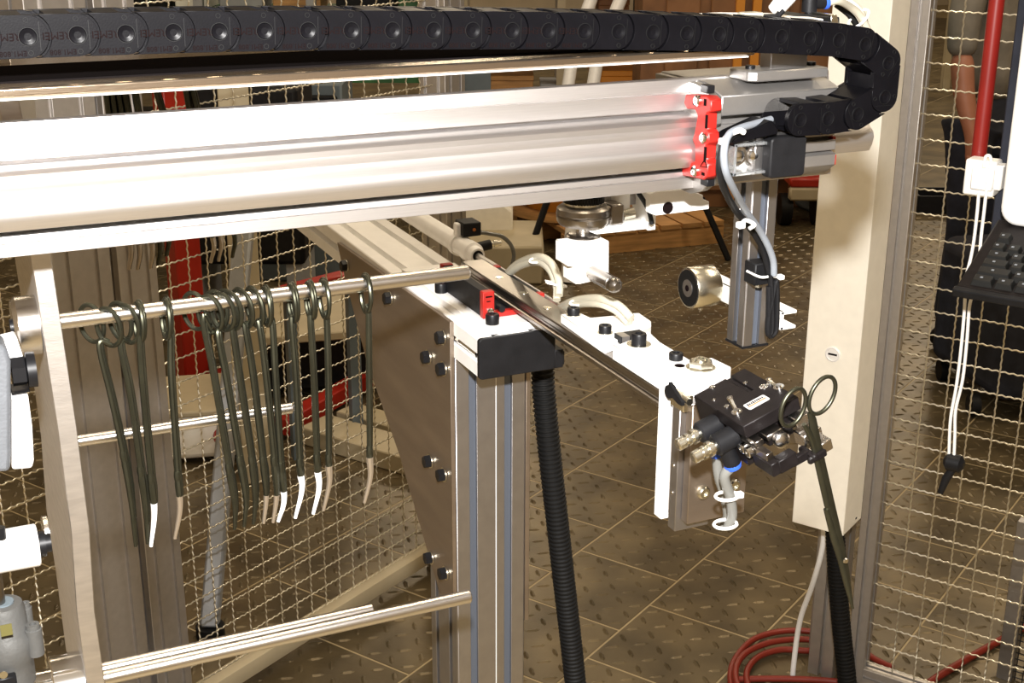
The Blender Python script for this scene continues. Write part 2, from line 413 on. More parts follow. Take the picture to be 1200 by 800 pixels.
MB().prism(rrect(g1.x-g0.x, g0.z-g1.z, .003, 4), ((g0.x+g1.x)/2, .846, (g0.z+g1.z)/2), X, Z, Y*.012).build('black_cover', 'black', hs, .001)
MB().box((g0.x-.006, .859, g1.z+.001), (g1.x-.002, .8735, g0.z-.001)).build('cover_base', 'alu', hs, .0008)

# rail top plate and bracket that carry the cable shelf
p0 = gy(880, 85, .878); p1 = gy(965, 77, .885); zt = up[0][1]
zs = gy(0, 103.5, .847).z
br = thing('shelf_bracket', 'small machined plate and upright standing on top of the carriage', 'bracket', (p0.x, .91, zt))
MB().prism([(p0.x, .883), (p0.x+.006, .878), (p1.x, .878), (p1.x, .908), (p0.x, .908)], (0, 0, zt+.0005), X, Y, Z*.008).build('base_plate', 'alu_car', br, .001)
u0 = gy(889, 80, .905); u1 = gy(932, 70, .905)
MB().box((u0.x, .889, zt+.008), (u1.x, .904, zs+.012)).build('upright', 'alu', br, .0006)
for px_ in (886, 957):
    q = gy(px_, 80, .888); MB().lathe((q.x, .896, zt+.008), Z, [(0, .004), (.003, .004), (.003, .002)], 16).build('plate_screw', 'bolt', br)

# shelf and cable chain
sx0 = -.40; sx1 = gy(885, 68, .847).x
sh = thing('chain_shelf', 'polished sheet shelf under the black cable chain', 'shelf', (0, .85, zs-.009))
MB().box((sx0, .847, zs-.0062), (sx1, 1.0, zs)).build('shelf_sheet', 'mirror', sh, .0015, 2)
MB().box((sx0, .8465, zs-.0075), (sx1-.006, .87, zs-.0064)).build('shelf_lip', 'alu_bright', sh, .0003)
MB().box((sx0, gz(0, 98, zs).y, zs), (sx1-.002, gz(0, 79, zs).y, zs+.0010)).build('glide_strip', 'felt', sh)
YC = .84; CW = .036
pin_px = [(32.7, 43), (91, 41), (147.7, 39.5), (203.3, 38), (257, 37), (310, 36.2), (361, 35.8), (411.7, 35.5), (460, 35.5), (508, 35.5), (554, 35.5), (600, 35.8), (642.7, 36), (685, 36.5), (725, 37), (765, 38), (805, 39), (843, 40.3), (880, 41.5), (915.7, 43), (949, 45), (983, 47), (1014, 52), (1041, 74), (1037, 114), (1005, 134), (970.5, 139), (938, 140.5)]
pins = [gy(a, b, YC) for a, b in pin_px]
d0 = pins[1]-pins[0]
pins = [pins[0]-d0*k for k in range(5, 0, -1)]+pins
chn = thing('cable_chain', 'long black plastic cable chain looping over the carriage end', 'cable chain', (pins[0].x, YC, zs))
LP = .0276; LH = .0248; LR = LH/2
def link_plate(y0, y1, b, rec):
    arc = [(LR*.94*math.sin(math.radians(t)), LR*math.cos(math.radians(t))) for t in range(0, 181, 15)]
    gap = LR+.0016
    cv = [(-LP+gap*.94*math.sin(math.radians(t)), gap*math.cos(math.radians(t))) for t in range(165, 14, -15)]
    pol = arc+[(x, max(-LR, min(LR, z))) for x, z in cv]
    b.prism(pol, (0, y0, 0), X, Z, Y*(y1-y0))
    b.box((-LP-.002, y0+rec, -LR*.93), (-LP*.45, y1, LR*.93))
lb = MB(); link_plate(0, .0045, lb, .0030); link_plate(CW-.004, CW, lb, .0012)
lb.box((-LP*.62, .003, LR-.003), (-.002, CW-.003, LR-.0002)); lb.box((-LP*.62, .003, -LR+.0002), (-.002, CW-.003, -LR+.003))
lk = lb.build('link', 'chain', None, .0004)
pn = MB().lathe((0, .0006, 0), -Y, [(0, .0056), (.0004, .0056), (.0004, .0050), (.0014, .0046), (.0009, .003), (.0003, .0012)], 24).build('pin', 'chain', None)
MBs = MB().torus((0, -.0002, 0), X, Z, .0053, .0053, .00028, 28, 6); rg = MBs.build('pin_groove', 'rubber', None)
sl = MB().box((.0064, -.00015, -.0085), (.0067, .001, .0085)).build('wear_line', 'rubber', None)
def ltext(nm, body, size, x, z, flip):
    o = text(nm, body, size, (x, -.00012, z), -X if flip else X, -Z if flip else Z, 'ink_recess', None, .0003); return o
t1 = ltext('logo_lettering', 'REMEI', .0062, -.0118, .0002, True); t2 = ltext('type_lettering', 'EM1.808', .0044, -.009, -.0094, True)
dots = MB()
dots.torus((-.0004, -.0001, .0095), X, Z, .0014, .0014, .00022, 16, 6); dots.torus((.0008, -.0001, -.0094), X, Z, .0014, .0014, .0003, 16, 6)
dt = dots.build('mould_mark', 'rubber', None)
kids = [pn, rg, sl, t1, t2, dt]
for o in kids: o.parent = lk
first = True
for i in range(1, len(pins)):
    a = pins[i-1]; b = pins[i]; dx = b-a; ang = math.atan2(dx.z, dx.x)
    if first: L_ = lk; first = False
    else:
        L_ = dup(lk)
        for ch in kids:
            if i > 18 and ch in (t1, t2): continue
            dup(ch, L_)
    L_.parent = chn; ORG[L_.name] = ORG[chn.name]
    L_.location = b-ORG[chn.name]+Y*(.0002*(i % 2)); L_.rotation_euler = (0, -ang, 0)
# end fitting of the chain
e0 = gy(868, 168, .842); e1 = gy(905, 144, .842)
pol = [(px_, py) for px_, py in ((836+20, 165.5), (868, 158), (905, 141), (912, 150), (912, 158), (895, 161), (862, 168.5))]
MB().prism([(gy(a, b, .846).x, gy(a, b, .846).z) for a, b in pol], (0, .846, 0), X, Z, Y*.026).build('end_fitting', 'chain', chn, .001)

# ================================================================== vertical arm with magnet
zx0 = gy(870, 409, .94); zx1 = gy(899.5, 404.5, .94)
W = zx1.x-zx0.x; zbot = zx0.z
arm = thing('hanging_post', 'short slotted aluminium post hanging below the carriage', 'post', (zx0.x+W/2, .94+W/2, zbot))
pf = profile(W, W, [W/2], [W/2], W*.27, W*.2)
MB().prism(pf, (zx0.x, .94, zbot+.002), X, Y, Z*(zc(219, .9)-zbot)).build('profile', 'alu', arm, .0003)
MB().box((zx0.x-.0004, .9396, zbot), (zx1.x+.0004, .94+W+.0004, zbot+.002)).build('end_cap', 'black', arm)
MB().box((zx0.x+W/2-W*.13, .9401+W*.14, zbot+.002), (zx0.x+W/2+W*.13, .9401+W*.22, zbot+.2)).build('slot_strip', 'alu_slot', arm)
MB().box((zx0.x+W*.14, .94+W/2-W*.13, zbot+.002), (zx0.x+W*.22, .94+W/2+W*.13, zbot+.2)).build('slot_strip', 'alu_slot', arm)
# cable clip on the post
k0 = gy(888, 330, .936)
cl = thing('cable_clip', 'black cable clip with white tie on the hanging post', 'clip', (k0.x, .93, k0.z))
c0 = gy(884, 309, .925); c1 = gy(909, 331, .925)
MB().box((c0.x, .923, c1.z), (c1.x-.002, .94, c0.z)).build('clip_body', 'black', cl, .001)
t0 = gy(891, 324.5, .915); t1_ = gy(914, 324.5, .915)
MB().tube(spline([t0+Y*.02, t0, t0+X*.009-Y*.002, t1_]), .0011, 8).build('white_tie', 'white', cl)
MB().box(t1_-Vector((.002, .003, .002)), t1_+Vector((.003, .003, .002))).build('tie_head', 'white', cl, .0005)
MB().cyl(gy(889, 332, .93), gy(889, 336, .93), .003, 10).build('clip_screw', 'zinc', cl)
# cables down to the clip
cab = MB().tube(spline([gy(a, b, y) for a, b, y in ((905, 144, .862), (880, 151, .852), (862, 157, .846), (849, 168, .84), (844, 184, .838), (844, 204, .84), (850, 224, .855), (862, 246, .885), (878, 266, .905), (891, 285, .912), (898, 305, .915), (902, 325, .916))], 8), .0029, 10).build('black_cable', 'black')
tag(cab, 'black cable running from the chain end down the hanging post', 'cable')
cab = MB().tube(spline([gy(a, b, y) for a, b, y in ((903, 140, .862), (885, 145, .853), (868, 150, .844), (855, 157, .838), (849.5, 170, .834), (848.5, 188, .832), (852, 205, .835), (861, 224, .85), (874, 247, .88), (889, 268, .898), (900, 288, .905), (906, 305, .909), (907, 322, .911))], 8), .0029, 10).build('grey_cable', 'grey_cable')
tag(cab, 'grey cable beside the black cable at the carriage', 'cable')
cab = MB().tube(spline([gy(a, b, .912) for a, b in ((903, 322), (904, 345), (905, 370), (904, 388), (900, 391), (900, 375), (905, 350), (910, 330), (910, 380), (906, 392), (901, 388), (901, 335))], 8), .0025, 8).build('sensor_cable_loop', 'black')
tag(cab, 'short black cable loop hanging below the clip', 'cable')
for n_, (pts, r_) in enumerate((([(848, 165), (854, 158), (866, 153), (872, 155)], .0022), ([(868, 263), (874, 258), (884, 263), (878, 268)], .0016))):
    yy = (.838, .88)[n_]
    q = [gy(a, b, yy) for a, b in pts]
    o = MB().tube(spline(q), r_, 8).build('cable_tie', 'white')
    h = q[1]; ob = MB().box(q[0]-Vector((.003, .003, .003)), q[0]+Vector((.003, .003, .002))).build('tie_head', 'white', o, .0006)
    tag(o, ('white cable tie bundling the cables beside the switch box', 'white cable tie halfway down the two cables')[n_], 'cable tie')
# white arm under the post
ax0 = gy(931, 372, .865)
xa = zx1.x+.001
wa = thing('channel_arm', 'white channel arm clamped behind the hanging post', 'arm', (xa, .95, zbot+.02))
qa = gx(916, 373, xa+.012); qb = gx(846, 339, xa+.012)
A0 = qa; A1 = Vector((xa+.012, 1.09, qa.z))
H = .0085
zc_ = 1.3825
for dz in (-H, H-.003):
    MB().box((xa+.0006, .925, zc_+dz), (xa+.017, 1.055, zc_+dz+.003)).build('flange', 'alu_bright', wa, .0004)
MB().box((xa+.0006, .925, zc_-H), (xa+.0036, 1.055, zc_+H)).build('web', 'alu_bright', wa, .0004)
MB().lathe((xa+.0036, .937, zc_), X, [(0, .004), (.004, .004), (.004, .002)], 16).build('arm_screw', 'zinc', wa)
MB().box((xa-.001, .95, zc_-.006), (xa+.001, .962, zc_+.006)).build('clamp_pad', 'zinc', wa)
# magnet
mc = gy(806.5, 337.5, 1.03)
def dist(p): return (Vector(p)-EYE).dot(CF)
mr = 24.6*dist(mc)/FOC
mg = thing('holding_magnet', 'round steel holding magnet with black face and centre hole', 'magnet', (mc.x+.01, mc.y, mc.z-mr))
mx1 = gy(833, 337, 1.03).x
MB().lathe(mc, X, [(0, mr*.97), (.001, mr), (mx1-mc.x, mr), (mx1-mc.x+.0012, mr*.96), (mx1-mc.x+.0012, .003)], 44).build('pot', 'zinc', mg)
MB().lathe(mc-X*.0004, X, [(-.0002, mr*.88), (.002, mr*.88)], 40).build('black_face', 'rubber', mg)
MB().lathe(mc-X*.0012, X, [(0, mr*.42), (.002, mr*.42)], 28).build('core', 'alu', mg)
MB().lathe(mc-X*.0016, X, [(0, mr*.15), (.002, mr*.15)], 18).build('centre_hole', 'ink_recess', mg)  # dark disc, shade of the bore put into its colour
MB().cyl((mx1, mc.y, mc.z), (xa+.003, mc.y, mc.z), .0055, 16).build('stud', 'zinc', mg)
MB().cyl(mc+Vector((.012, -.004, -mr*1.0)), mc+Vector((.012, -.004, -mr*1.10)), .0022, 10).build('set_screw', 'zinc', mg)

# ================================================================== turning unit below the beam
YT = 1.03
def q(a, b, y=YT): return gy(a, b, y)
tun = thing('swivel_unit', 'white block on a knurled spindle hanging behind the gantry beam', 'swivel unit', q(685, 334))
s0 = q(653.5, 281, YT-.02); s1 = q(715, 281, YT-.02)
def blockpoly(pts, y): return [(gy(a, b, y).x, gy(a, b, y).z) for a, b in pts]
yb0 = YT-.024
MB().prism(blockpoly([(665, 287.5), (714, 282), (714, 326), (700, 328.5), (680, 333), (674, 333), (674, 313), (665, 312)], yb0), (0, yb0, 0), X, Z, Y*.024).build('block', 'alu_bright', tun, .001)
c_ = q(683, 278, YT)
sp = lambda a, b: q(a, b, YT)
ax_x = c_.x; R_ = lambda wpx, y=YT: wpx/2*dist(c_)/FOC
zz_ = lambda py: q(684, py, YT).z
def ring(nm, pts, m, seg=32):
    return MB().lathe((ax_x, YT, 0), Z, [(zz_(p), R_(w_)) for p, w_ in pts], seg).build(nm, m, tun, 0)
ring('base_flange', [(281, 40), (276, 42), (274, 38), (273, 30)], 'steel_dark')
ring('spindle', [(276, 16), (262, 16)], 'steel')
ring('clamp_ring', [(264, 30), (262, 56), (258, 62), (252, 64), (250.5, 62), (249, 64), (243, 62), (239, 50), (238, 40)], 'steel_dark')
ring('scale_ring', [(241, 42), (238, 46), (228, 46), (220, 46), (219, 40)], 'black')
kn = MB()
for k in range(44):
    an = 2*math.pi*k/44; rr = R_(46.5); kn.obox((ax_x+rr*math.cos(an), YT+rr*math.sin(an), zz_(232)), Vector((math.cos(an), math.sin(an), 0))*.0008, Vector((-math.sin(an), math.cos(an), 0))*.0009, Z*.003)
kn.build('scale_teeth', 'bolt', tun, stuff=True)
ring('scale_band', [(238.5, 46.6), (237, 46.8), (235.5, 46.6)], 'zinc')
k0 = q(715, 240, YT-.012); k1 = q(730, 262, YT-.012)
MB().box((k0.x, YT-.014, k1.z), (k1.x, YT+.012, k0.z)).build('clamp_jaw', 'steel_dark', tun, .0015)
MB().cyl(q(729, 252, YT), q(742, 249, YT), .005, 14).build('clamp_screw', 'zinc', tun)
# pin and hole
pn0 = gy(693, 320.5, yb0+.004); pn1 = gy(722, 327.5, yb0-.04)
dirp = (Vector((0, -1, 0)))
pl = .036
pc = gy(694.5, 320, yb0)
MB().lathe(pc, -Y, [(-.004, .0068), (pl, .0068), (pl+.0005, .0062), (pl+.001, .0068), (pl+.004, .0068), (pl+.007, .0058), (pl+.0095, .003)], 24).build('pin', 'steel_dark', tun)
hc = gy(681.5, 326, yb0); MB().lathe(hc, -Y, [(-.003, .0036), (.0003, .0036), (.0003, .003), (-.002, .003)], 20).build('bushing', 'zinc', tun)
# angled bracket and the flat plate
ab = thing('angle_bracket', 'white angle bracket beside the knurled spindle below the beam', 'bracket', q(725, 270))
MB().prism(blockpoly([(690, 267), (760, 259), (760, 267.5), (698, 274), (690, 271)], YT-.01), (0, YT-.012, 0), X, Z, Y*.03).build('foot', 'alu_bright', ab, .0005)
MB().prism([(YT-.012, q(757, 266).z), (YT+.018, q(757, 266).z), (YT+.018, q(757, 228).z), (YT+.008, q(757, 216).z), (YT-.012, q(757, 216).z)], (q(752, 250).x, 0, 0), Y, Z, X*.008).build('upright', 'alu_bright', ab, .0005)
MB().cyl(q(724, 215, YT+.01), q(724, 250, YT+.01), .011, 20).build('air_cylinder', 'alu_bright', ab)
MB().box(q(705, 236, YT+.005), q(716, 215, YT+.03)).build('spacer', 'alu', ab)
MB().box(q(737, 240, YT+.012), q(752, 213, YT+.03)).build('spacer_plate', 'alu', ab)
sp_ = thing('stop_plate', 'white plate with one round hole hanging under the beam', 'plate', q(795, 250, 1.0))
pp = [(762, 228), (769, 224.5), (810, 221), (814, 226), (824, 228.5), (824, 233), (831, 236), (831, 245), (769, 252.5), (762, 250)]
spp = MB().prism(blockpoly(pp, .963), (0, .963, 0), X, Z, Y*.008).build('plate', 'alu_bright', sp_, .0005)
h = gy(782.5, 243.5, .963); MB().lathe(h, -Y, [(-.001, .0052), (.0004, .0052)], 22).build('hole', 'ink_recess', spp)  # dark disc set on the plate for the shade inside a hole
MB().box(gy(763, 240, .9715), gy(770, 205, .98)).build('hanger', 'alu', sp_)
tag(MB().tube(spline([gy(a, b, 1.005) for a, b in ((741, 216), (748, 226), (756, 238), (761, 249), (764, 262))]), .0022, 8).build('thin_black_cable', 'black'), 'thin black cable slanting down behind the angle bracket', 'cable')

# ================================================================== machine frame: post, cross profile, side plates
PX0 = .477; PY0 = 1.187; ZT = 1.3316; YE = 1.124
post = thing('frame_post', 'tall slotted aluminium post under the black end cap', 'post', (.517, 1.227, 0))
pf = profile(.08, .08, [.02, .06], [.02, .06], .0085, .008)
MB().prism(pf, (PX0, PY0, 0), X, Y, Z*(ZT-.0405)).build('profile', 'alu', post, .0003)
for cx_ in (.02, .06):
    MB().box((PX0+cx_-.0042, PY0+.0035, .01), (PX0+cx_+.0042, PY0+.0065, ZT-.05)).build('slot_strip', 'alu_slot', post)
MB().box((PX0+.0455, PY0-.0003, .01), (PX0+.0463, PY0+.001, ZT-.045)).build('seam_line', 'alu_bright', post)
crs = thing('cross_profile', 'aluminium profile with black end cap carrying the slide rail', 'profile', (.517, YE, ZT-.04))
pf = profile(.08, .04, [.02, .06], [.02], .0085, .009)
MB().prism(pf, (PX0, YE+.002, ZT-.04), X, Z, Y*1.25).build('profile', 'alu_bright', crs, .0003)
MB().prism(rrect(.0815, .0415, .0035, 4), (.517, YE-.0035, ZT-.02), X, Z, Y*.006).build('end_cap', 'black', crs, .0008)
cn = gy(655, 417, YE+.002)
MB().box((.5575, YE-.002, cn.z-.011), (.5675, YE+.02, cn.z+.008)).build('cap_latch', 'black', crs, .0008)
MB().box((.5675, YE+.0, cn.z-.009), (.5695, YE+.018, cn.z+.005)).build('latch_tongue', 'black', crs, .0004)
MB().tube(spline([Vector((PX0+.0045, YE+.012, ZT-.0195)), Vector((PX0+.004, YE+.04, ZT-.019)), Vector((PX0+.0035, YE+.07, ZT-.019))]), .0035, 8).build('slot_nut_rod', 'chrome', crs)
sp = thing('side_plate', 'big brown tapering steel plate bolted to the left of the post', 'plate', (PX0-.002, 1.2, .95))
pts = [(533, 378), (395, 284), (404, 325), (430, 425), (468, 533), (515, 694), (533, 712)]
pv = [gx(a, b, PX0-.0045) for a, b in pts]
pv[0].y = PY0-.0005; pv[-1].y = PY0-.0005; pv[0].z = ZT-.0005
k = [(v.y, min(v.z, ZT-.0005)) for v in pv]
MB().prism(k, (PX0-.0045, 0, 0), Y, Z, X*.0043).build('plate', 'plate', sp, .0004)
for a, b in ((455, 349), (517, 395), (500, 418), (518, 432), (502, 540), (518, 556), (503, 653), (520, 671), (404, 311)):
    hexbolt('hex_bolt', gx(a+2, b, PX0-.0058), -X, .0072, .0075, sp)
pl2 = MB().prism([(y, z) for y, z in ((PY0-.0005, ZT-.041), (PY0-.0005, gy(615, 727, PY0).z), (1.26, .98), (1.33, ZT-.041))], (PX0+.0802, 0, 0), Y, Z, X*.005).build('right_side_plate', 'plate', None, .0004)
tag(pl2, 'narrow edge of a second steel plate on the right side of the post', 'plate')

# ---- linear guide on the cross profile
bp = thing('guide_base_plate', 'thin bright plate screwed on the cross profile under the red ended guide', 'plate', (.53, 1.2, ZT))
MB().box((.4845, 1.131, ZT+.0002), (.548, 1.36, ZT+.0080)).build('plate', 'alu_bright', bp, .0005)
for a, b in ((577, 379), (517, 342)):
    v = gz(a, b, ZT+.008); capscrew('cap_screw', (v.x, v.y, ZT+.0085), Z, .0068, .0095, bp)
ZP = ZT+.0082
gb = thing('guide_carriage', 'black guide carriage with red end frames holding the sliding rail', 'guide carriage', (.53, 1.22, ZP))
RX0, RX1, RZ0, RZ1 = .5265, .5525, 1.3462, 1.3616
f = gz(566, 374, ZP); yF = f.y
gx0 = f.x; yBk = 1.272; WL = gx0+.0125
ub = [(gx0, ZP), (.563, ZP), (.563, RZ1-.003), (.556, RZ1-.003), (.556, ZP+.0055), (WL, ZP+.0055), (WL, ZP+.0275), (gx0, ZP+.0275)]
MB().prism([(gx0+.001, ZP+.0004)]+[(.562, ZP+.0004), (.562, RZ1-.004), (.5565, RZ1-.004), (.5565, ZP+.005), (WL-.001, ZP+.005), (WL-.001, ZP+.0265), (gx0+.001, ZP+.0265)], (0, yF+.008, 0), X, Z, Y*(yBk-yF-.016)).build('carriage_body', 'black', gb, .0006)
for yy in (yF, yBk-.0079):
    ef = MB().prism(ub, (0, yy, 0), X, Z, Y*.0078).build('end_frame', 'red', gb, .0008)
    MB().lathe((gx0+.0075, yy, ZP+.0075), -Y, [(-.001, .0036), (.002, .0036), (.003, .0026)], 16).build('frame_screw', 'chrome', ef)
    MB().box((gx0+.003, yy-.0003, ZP+.0215), (gx0+.010, yy+.0005, ZP+.023)).build('frame_mark', 'ink_recess', ef)
    MB().box((gx0+.004, yy-.0003, ZP+.017), (gx0+.008, yy+.0005, ZP+.018)).build('frame_mark', 'ink_recess', ef)
MB().cyl((gx0+.019, yF-.004, ZP+.009), (gx0+.019, yF+.006, ZP+.009), .0032, 12).build('grease_port', 'bolt', gb)
rl = thing('slide_rail', 'long dark steel slide rail with screw holes running toward the gripper', 'rail', (.5395, 1.1, RZ0))
rs = [(RX0, RZ1-.001), (RX0+.001, RZ1), (RX1-.001, RZ1), (RX1, RZ1-.001), (RX1, RZ1-.005), (RX1-.003, RZ1-.008), (RX1-.003, RZ1-.010), (RX1, RZ1-.012), (RX1, RZ0), (RX0, RZ0), (RX0, RZ1-.012), (RX0+.003, RZ1-.010), (RX0+.003, RZ1-.008), (RX0, RZ1-.005)]
YA = gx(772, 463, RX0).y
MB().prism(rs, (0, YA+.0005, 0), X, Z, Y*(1.287-YA)).build('rail_bar', 'steel_dark', rl, .0003)
for a, b in ((577, 326), (608, 344), (639, 361)):
    v = gz(a, b, RZ1); MB().lathe((.5395, v.y, RZ1-.0005), Z, [(0, .0042), (.0009, .0042), (.0009, .003)], 18).build('rail_screw', 'zinc', rl)

# ---- pneumatic cylinder
CX = .5690
c1 = gx(549, 293, CX); axz = c1.z
cy = thing('air_cylinder', 'round aluminium air cylinder with thin piston rod beside the rail', 'cylinder', (CX, c1.y+.1, axz-.0125))
nose = gx(560, 299, CX).y
MB().lathe((CX, nose, axz), Y, [(0, .006), (0, .0085), (.004, .0095), (.010, .0098), (.012, .0122), (.028, .0122), (.029, .0112), (.5, .0112)], 28).build('barrel', 'alu_bright', cy)
MB().lathe((CX, nose-.0005, axz), Y, [(0, .0062), (.002, .0062)], 18).build('rod_seal', 'rubber', cy)
yr = gx(665, 363, CX).y
MB().cyl((CX, nose+.01, axz), (CX, yr-.012, axz), .0035, 14).build('piston_rod', 'alu_x', cy)
MB().lathe((CX, nose+.055, axz), Y, [(-.005, .0113), (-.005, .0133), (.005, .0133), (.005, .0113)], 28).build('band_clamp', 'white', cy)
sv = Vector((CX+.006, nose+.052, axz+.020))
sa = (Y*.75+X*.25+Z*.1).normalized(); sb = (X-sa*sa.x).normalized(); scx = sa.cross(sb)
MB().obox(sv+X*.004-Y*.0, Y*.013, X*.011, Z*.008).build('reed_switch', 'black', cy, .001)
MB().box(sv+Vector((-.012, -.004, -.010)), sv+Vector((-.004, .006, .006))).build('switch_clamp', 'white', cy, .001)
MB().lathe(sv+Vector((.006, -.0132, 0)), -Y, [(0, .002), (.0006, .002)], 10).build('switch_screw', 'amber', cy)
fy = gx(575, 290, CX+.012)
MB().cyl((CX+.008, nose+.020, axz+.004), (CX+.024, nose+.020, axz+.006), .0058, 14).build('fitting', 'black', cy)
MB().lathe((CX+.024, nose+.020, axz+.006), X, [(0, .003), (.004, .003), (.004, .0042), (.008, .0042), (.008, .0028), (.013, .0028)], 14).build('speed_screw', 'zinc', cy)
yy = nose+.05
o = MB().tube(spline([gy(a, b, yy) for a, b in ((562, 272), (575, 274), (588, 277), (598, 286), (602, 298), (600, 310), (594, 318))]), .0024, 10).build('sensor_cable', 'tube_grey')
tag(o, 'thin grey cable arching from the black reed switch', 'cable')
# white tube bundles
for nm, pth, lab in (('upper', ((586, 334, 1.27), (594, 321, 1.25), (610, 307, 1.21), (632, 301, 1.16), (647, 310, 1.13), (655, 330, 1.11), (655, 346, 1.10)), 'pair of white air tubes arching behind the rail by the cylinder'),
                     ('lower', ((650, 366, 1.14), (662, 357, 1.11), (680, 351, 1.07), (705, 350, 1.03), (725, 358, 1.01), (740, 373, .995)), 'pair of white air tubes arching behind the clamp plate')):
    tb = thing('air_tube_pair', lab, 'air tubes', gy(*pth[0]))
    for dx, dy in ((0, 0), (4.5, 5.5)):
        MB().tube(spline([gy(a-dx*.6, b+dy, y_+.004*(dy > 0)) for a, b, y_ in pth]), .0040, 10).build('tube', 'tube', tb)
    for kx in ((3, 5) if nm == 'upper' else (2,)):
        y_ = pth[kx][2]
        c = gy(pth[kx][0]-1.5, pth[kx][1]+3, y_+.002); d = (gy(*pth[kx+1])-gy(*pth[kx-1])).normalized()
        n2 = d.cross(Y).normalized()
        t_ = MB().torus(c, n2, Y, .0088, .0075, .0012, 20, 6).build('tie', 'white', tb)
        if kx == 5: MB().obox(c+n2*-.010, n2*.003, Y*.002, d*.002).build('tie_head', 'white', tb)

# ---- clamp plates at the rail end
ZA = RZ1+.0086
def gzp(pts, z): return [(gz(a, b, z).x, gz(a, b, z).y) for a, b in pts]
pa = thing('clamp_plate', 'white clamp plate screwed on the rail top, with a side lobe', 'plate', (.58, 1.0, RZ1))
poly = gzp([(657, 368), (680, 366.5), (692, 372), (727, 369), (738, 367), (749, 366.5), (763, 376), (763, 382), (724, 398), (709, 404), (700, 399)], ZA)
poly = [(max(x, RX0+.0003), y) for x, y in poly]
MB().prism(poly, (0, 0, RZ1), X, Y, Z*.0086).build('plate', 'alu_bright', pa, .0006)
for a, b in ((672, 369.5), (709, 390.5)):
    v = gz(a, b, ZA); capscrew('cap_screw', (v.x, v.y, ZA), Z, .0058, .0078, pa, washer=1.2)
ZB = ZA+.0048
pb = thing('end_plate', 'white end plate at the rail tip holding the upright arm', 'plate', (.57, .93, RZ1))
poly = gzp([(709, 405), (726, 403), (742, 397), (760, 388), (774, 401), (810, 422.5), (834, 419), (857, 430), (846, 436), (826, 444), (814, 450), (805, 446), (772, 445.5), (770, 442)], ZB)
fx = [(max(x, RX0+.0002), y) for x, y in poly]; fx[-1] = (RX0+.0002, YA); fx[-2] = (RX0+.012, YA-.004)
MB().prism(fx, (0, 0, RZ1+.0001), X, Y, Z*(ZB-RZ1)).build('plate', 'alu_bright', pb, .0006)
MB().box((RX0+.001, .9135, RZ0-.004), (RX1, .9125+.0, RZ1)).build('filler', 'alu_bright', pb) if False else None
v = gz(748.5, 404, ZB); capscrew('cap_screw', (v.x, v.y, ZB), Z, .0066, .0105, pb, washer=1.6)
v = gz(792, 421, ZB); capscrew('cap_screw', (v.x, v.y, ZB), Z, .0060, .006, pb)
v = gz(796.5, 428.5, ZB); MB().lathe((v.x, v.y, ZB-.001), Z, [(0, .0044), (.0012, .0044)], 18).build('slot_hole', 'ink_recess', pb)  # dark disc in place of a shaded hole
v = gz(821, 431, ZB); nt = MB(); nt.tube2([(Vector((v.x, v.y, ZB)), .0105), (Vector((v.x, v.y, ZB+.0055)), .0105), (Vector((v.x, v.y, ZB+.0068)), .0088), (Vector((v.x, v.y, ZB+.0068)), .0058), (Vector((v.x, v.y, ZB+.004)), .0056)], Z, 6)
nt.build('hex_nut', 'zinc', pb); MB().lathe((v.x, v.y, ZB+.003), Z, [(0, .0054), (.005, .0054), (.0055, .0048), (.0055, .0026), (.003, .0026)], 16).build('stud', 'zinc', pb)
MB().lathe((v.x, v.y, ZB), Z, [(0, .0122), (.001, .0122)], 20).build('washer', 'zinc', pb)
# raised black block for recess shade between the plates, and a stop block
v0 = gz(741, 397, ZA); MB().box((v0.x-.013, v0.y-.004, ZA-.002), (v0.x+.012, v0.y+.009, ZA+.0044)).build('recess_shade_block', 'black', pb)
MB().box((v0.x-.0125, v0.y-.0045, ZA-.002), (v0.x-.005, v0.y+.0085, ZA+.0047)).build('stop_block', 'alu', pb)
# upright arm: white bar, small slide rail, slide block, brown face plate
vt = RZ1; vb_ = gx(766, 602, RX0).z
ua = thing('upright_arm', 'white upright bar hanging from the end plate, carrying a mini slide', 'arm', (RX0+.02, .9, vb_))
vb_ = gx(766, 602, RX0).z
DA = YA-.911
MB().box((RX0, .900+DA, vb_), (RX0+.043, .911+DA, vt+.004)).build('white_bar', 'alu_bright', ua, .0005)
def yx(px, py, x): return gx(px, py, x).y
xr = RX0+.006
MB().prism([(xr, .900+DA), (xr, .897+DA), (xr+.002, .895+DA), (xr, .893+DA), (xr, .888+DA), (xr+.018, .888+DA), (xr+.018, .893+DA), (xr+.016, .895+DA), (xr+.018, .897+DA), (xr+.018, .900+DA)], (0, 0, vb_+.006), X, Y, Z*.097).build('mini_rail', 'alu', ua, .0003)
MB().box((xr-.006, .878+DA, vb_-.001), (xr+.026, .889+DA, vb_+.108)).build('slide_block', 'alu', ua, .0006)
MB().box((xr-.007, .872+DA, vb_+.105), (xr+.002, .892+DA, vb_+.118)).build('block_end', 'zinc', ua, .0006)
for py in (549, 582): 
    v = gx(794.5, py, xr-.006); MB().lathe((xr-.006, .884+DA, v.z), -X, [(-.0005, .0014), (.0006, .0014)], 10).build('block_screw', 'chrome', ua)
yf = .868+DA
bl = gy(805, 614.5, yf); brr = gy(872, 600, yf); 
ztop = gy(820, 500, yf).z
MB().box((bl.x, yf, bl.z), (brr.x, .8775+DA, ztop+.02)).build('face_plate', 'plate', ua, .0006)
for a, b in ((823.5, 576.5), (859, 568), (825, 531)):
    v = gy(a, b, yf); MB().lathe((v.x, yf, v.z), -Y, [(-.001, .0062), (.0022, .0058), (.0038, .0042), (.0038, .0024), (.0022, .0022)], 18).build('dome_screw', 'zinc', ua)
hb = thing('mount_block', 'beige metal block between the end plate and the black gripper', 'block', gy(815, 500, .875+DA))
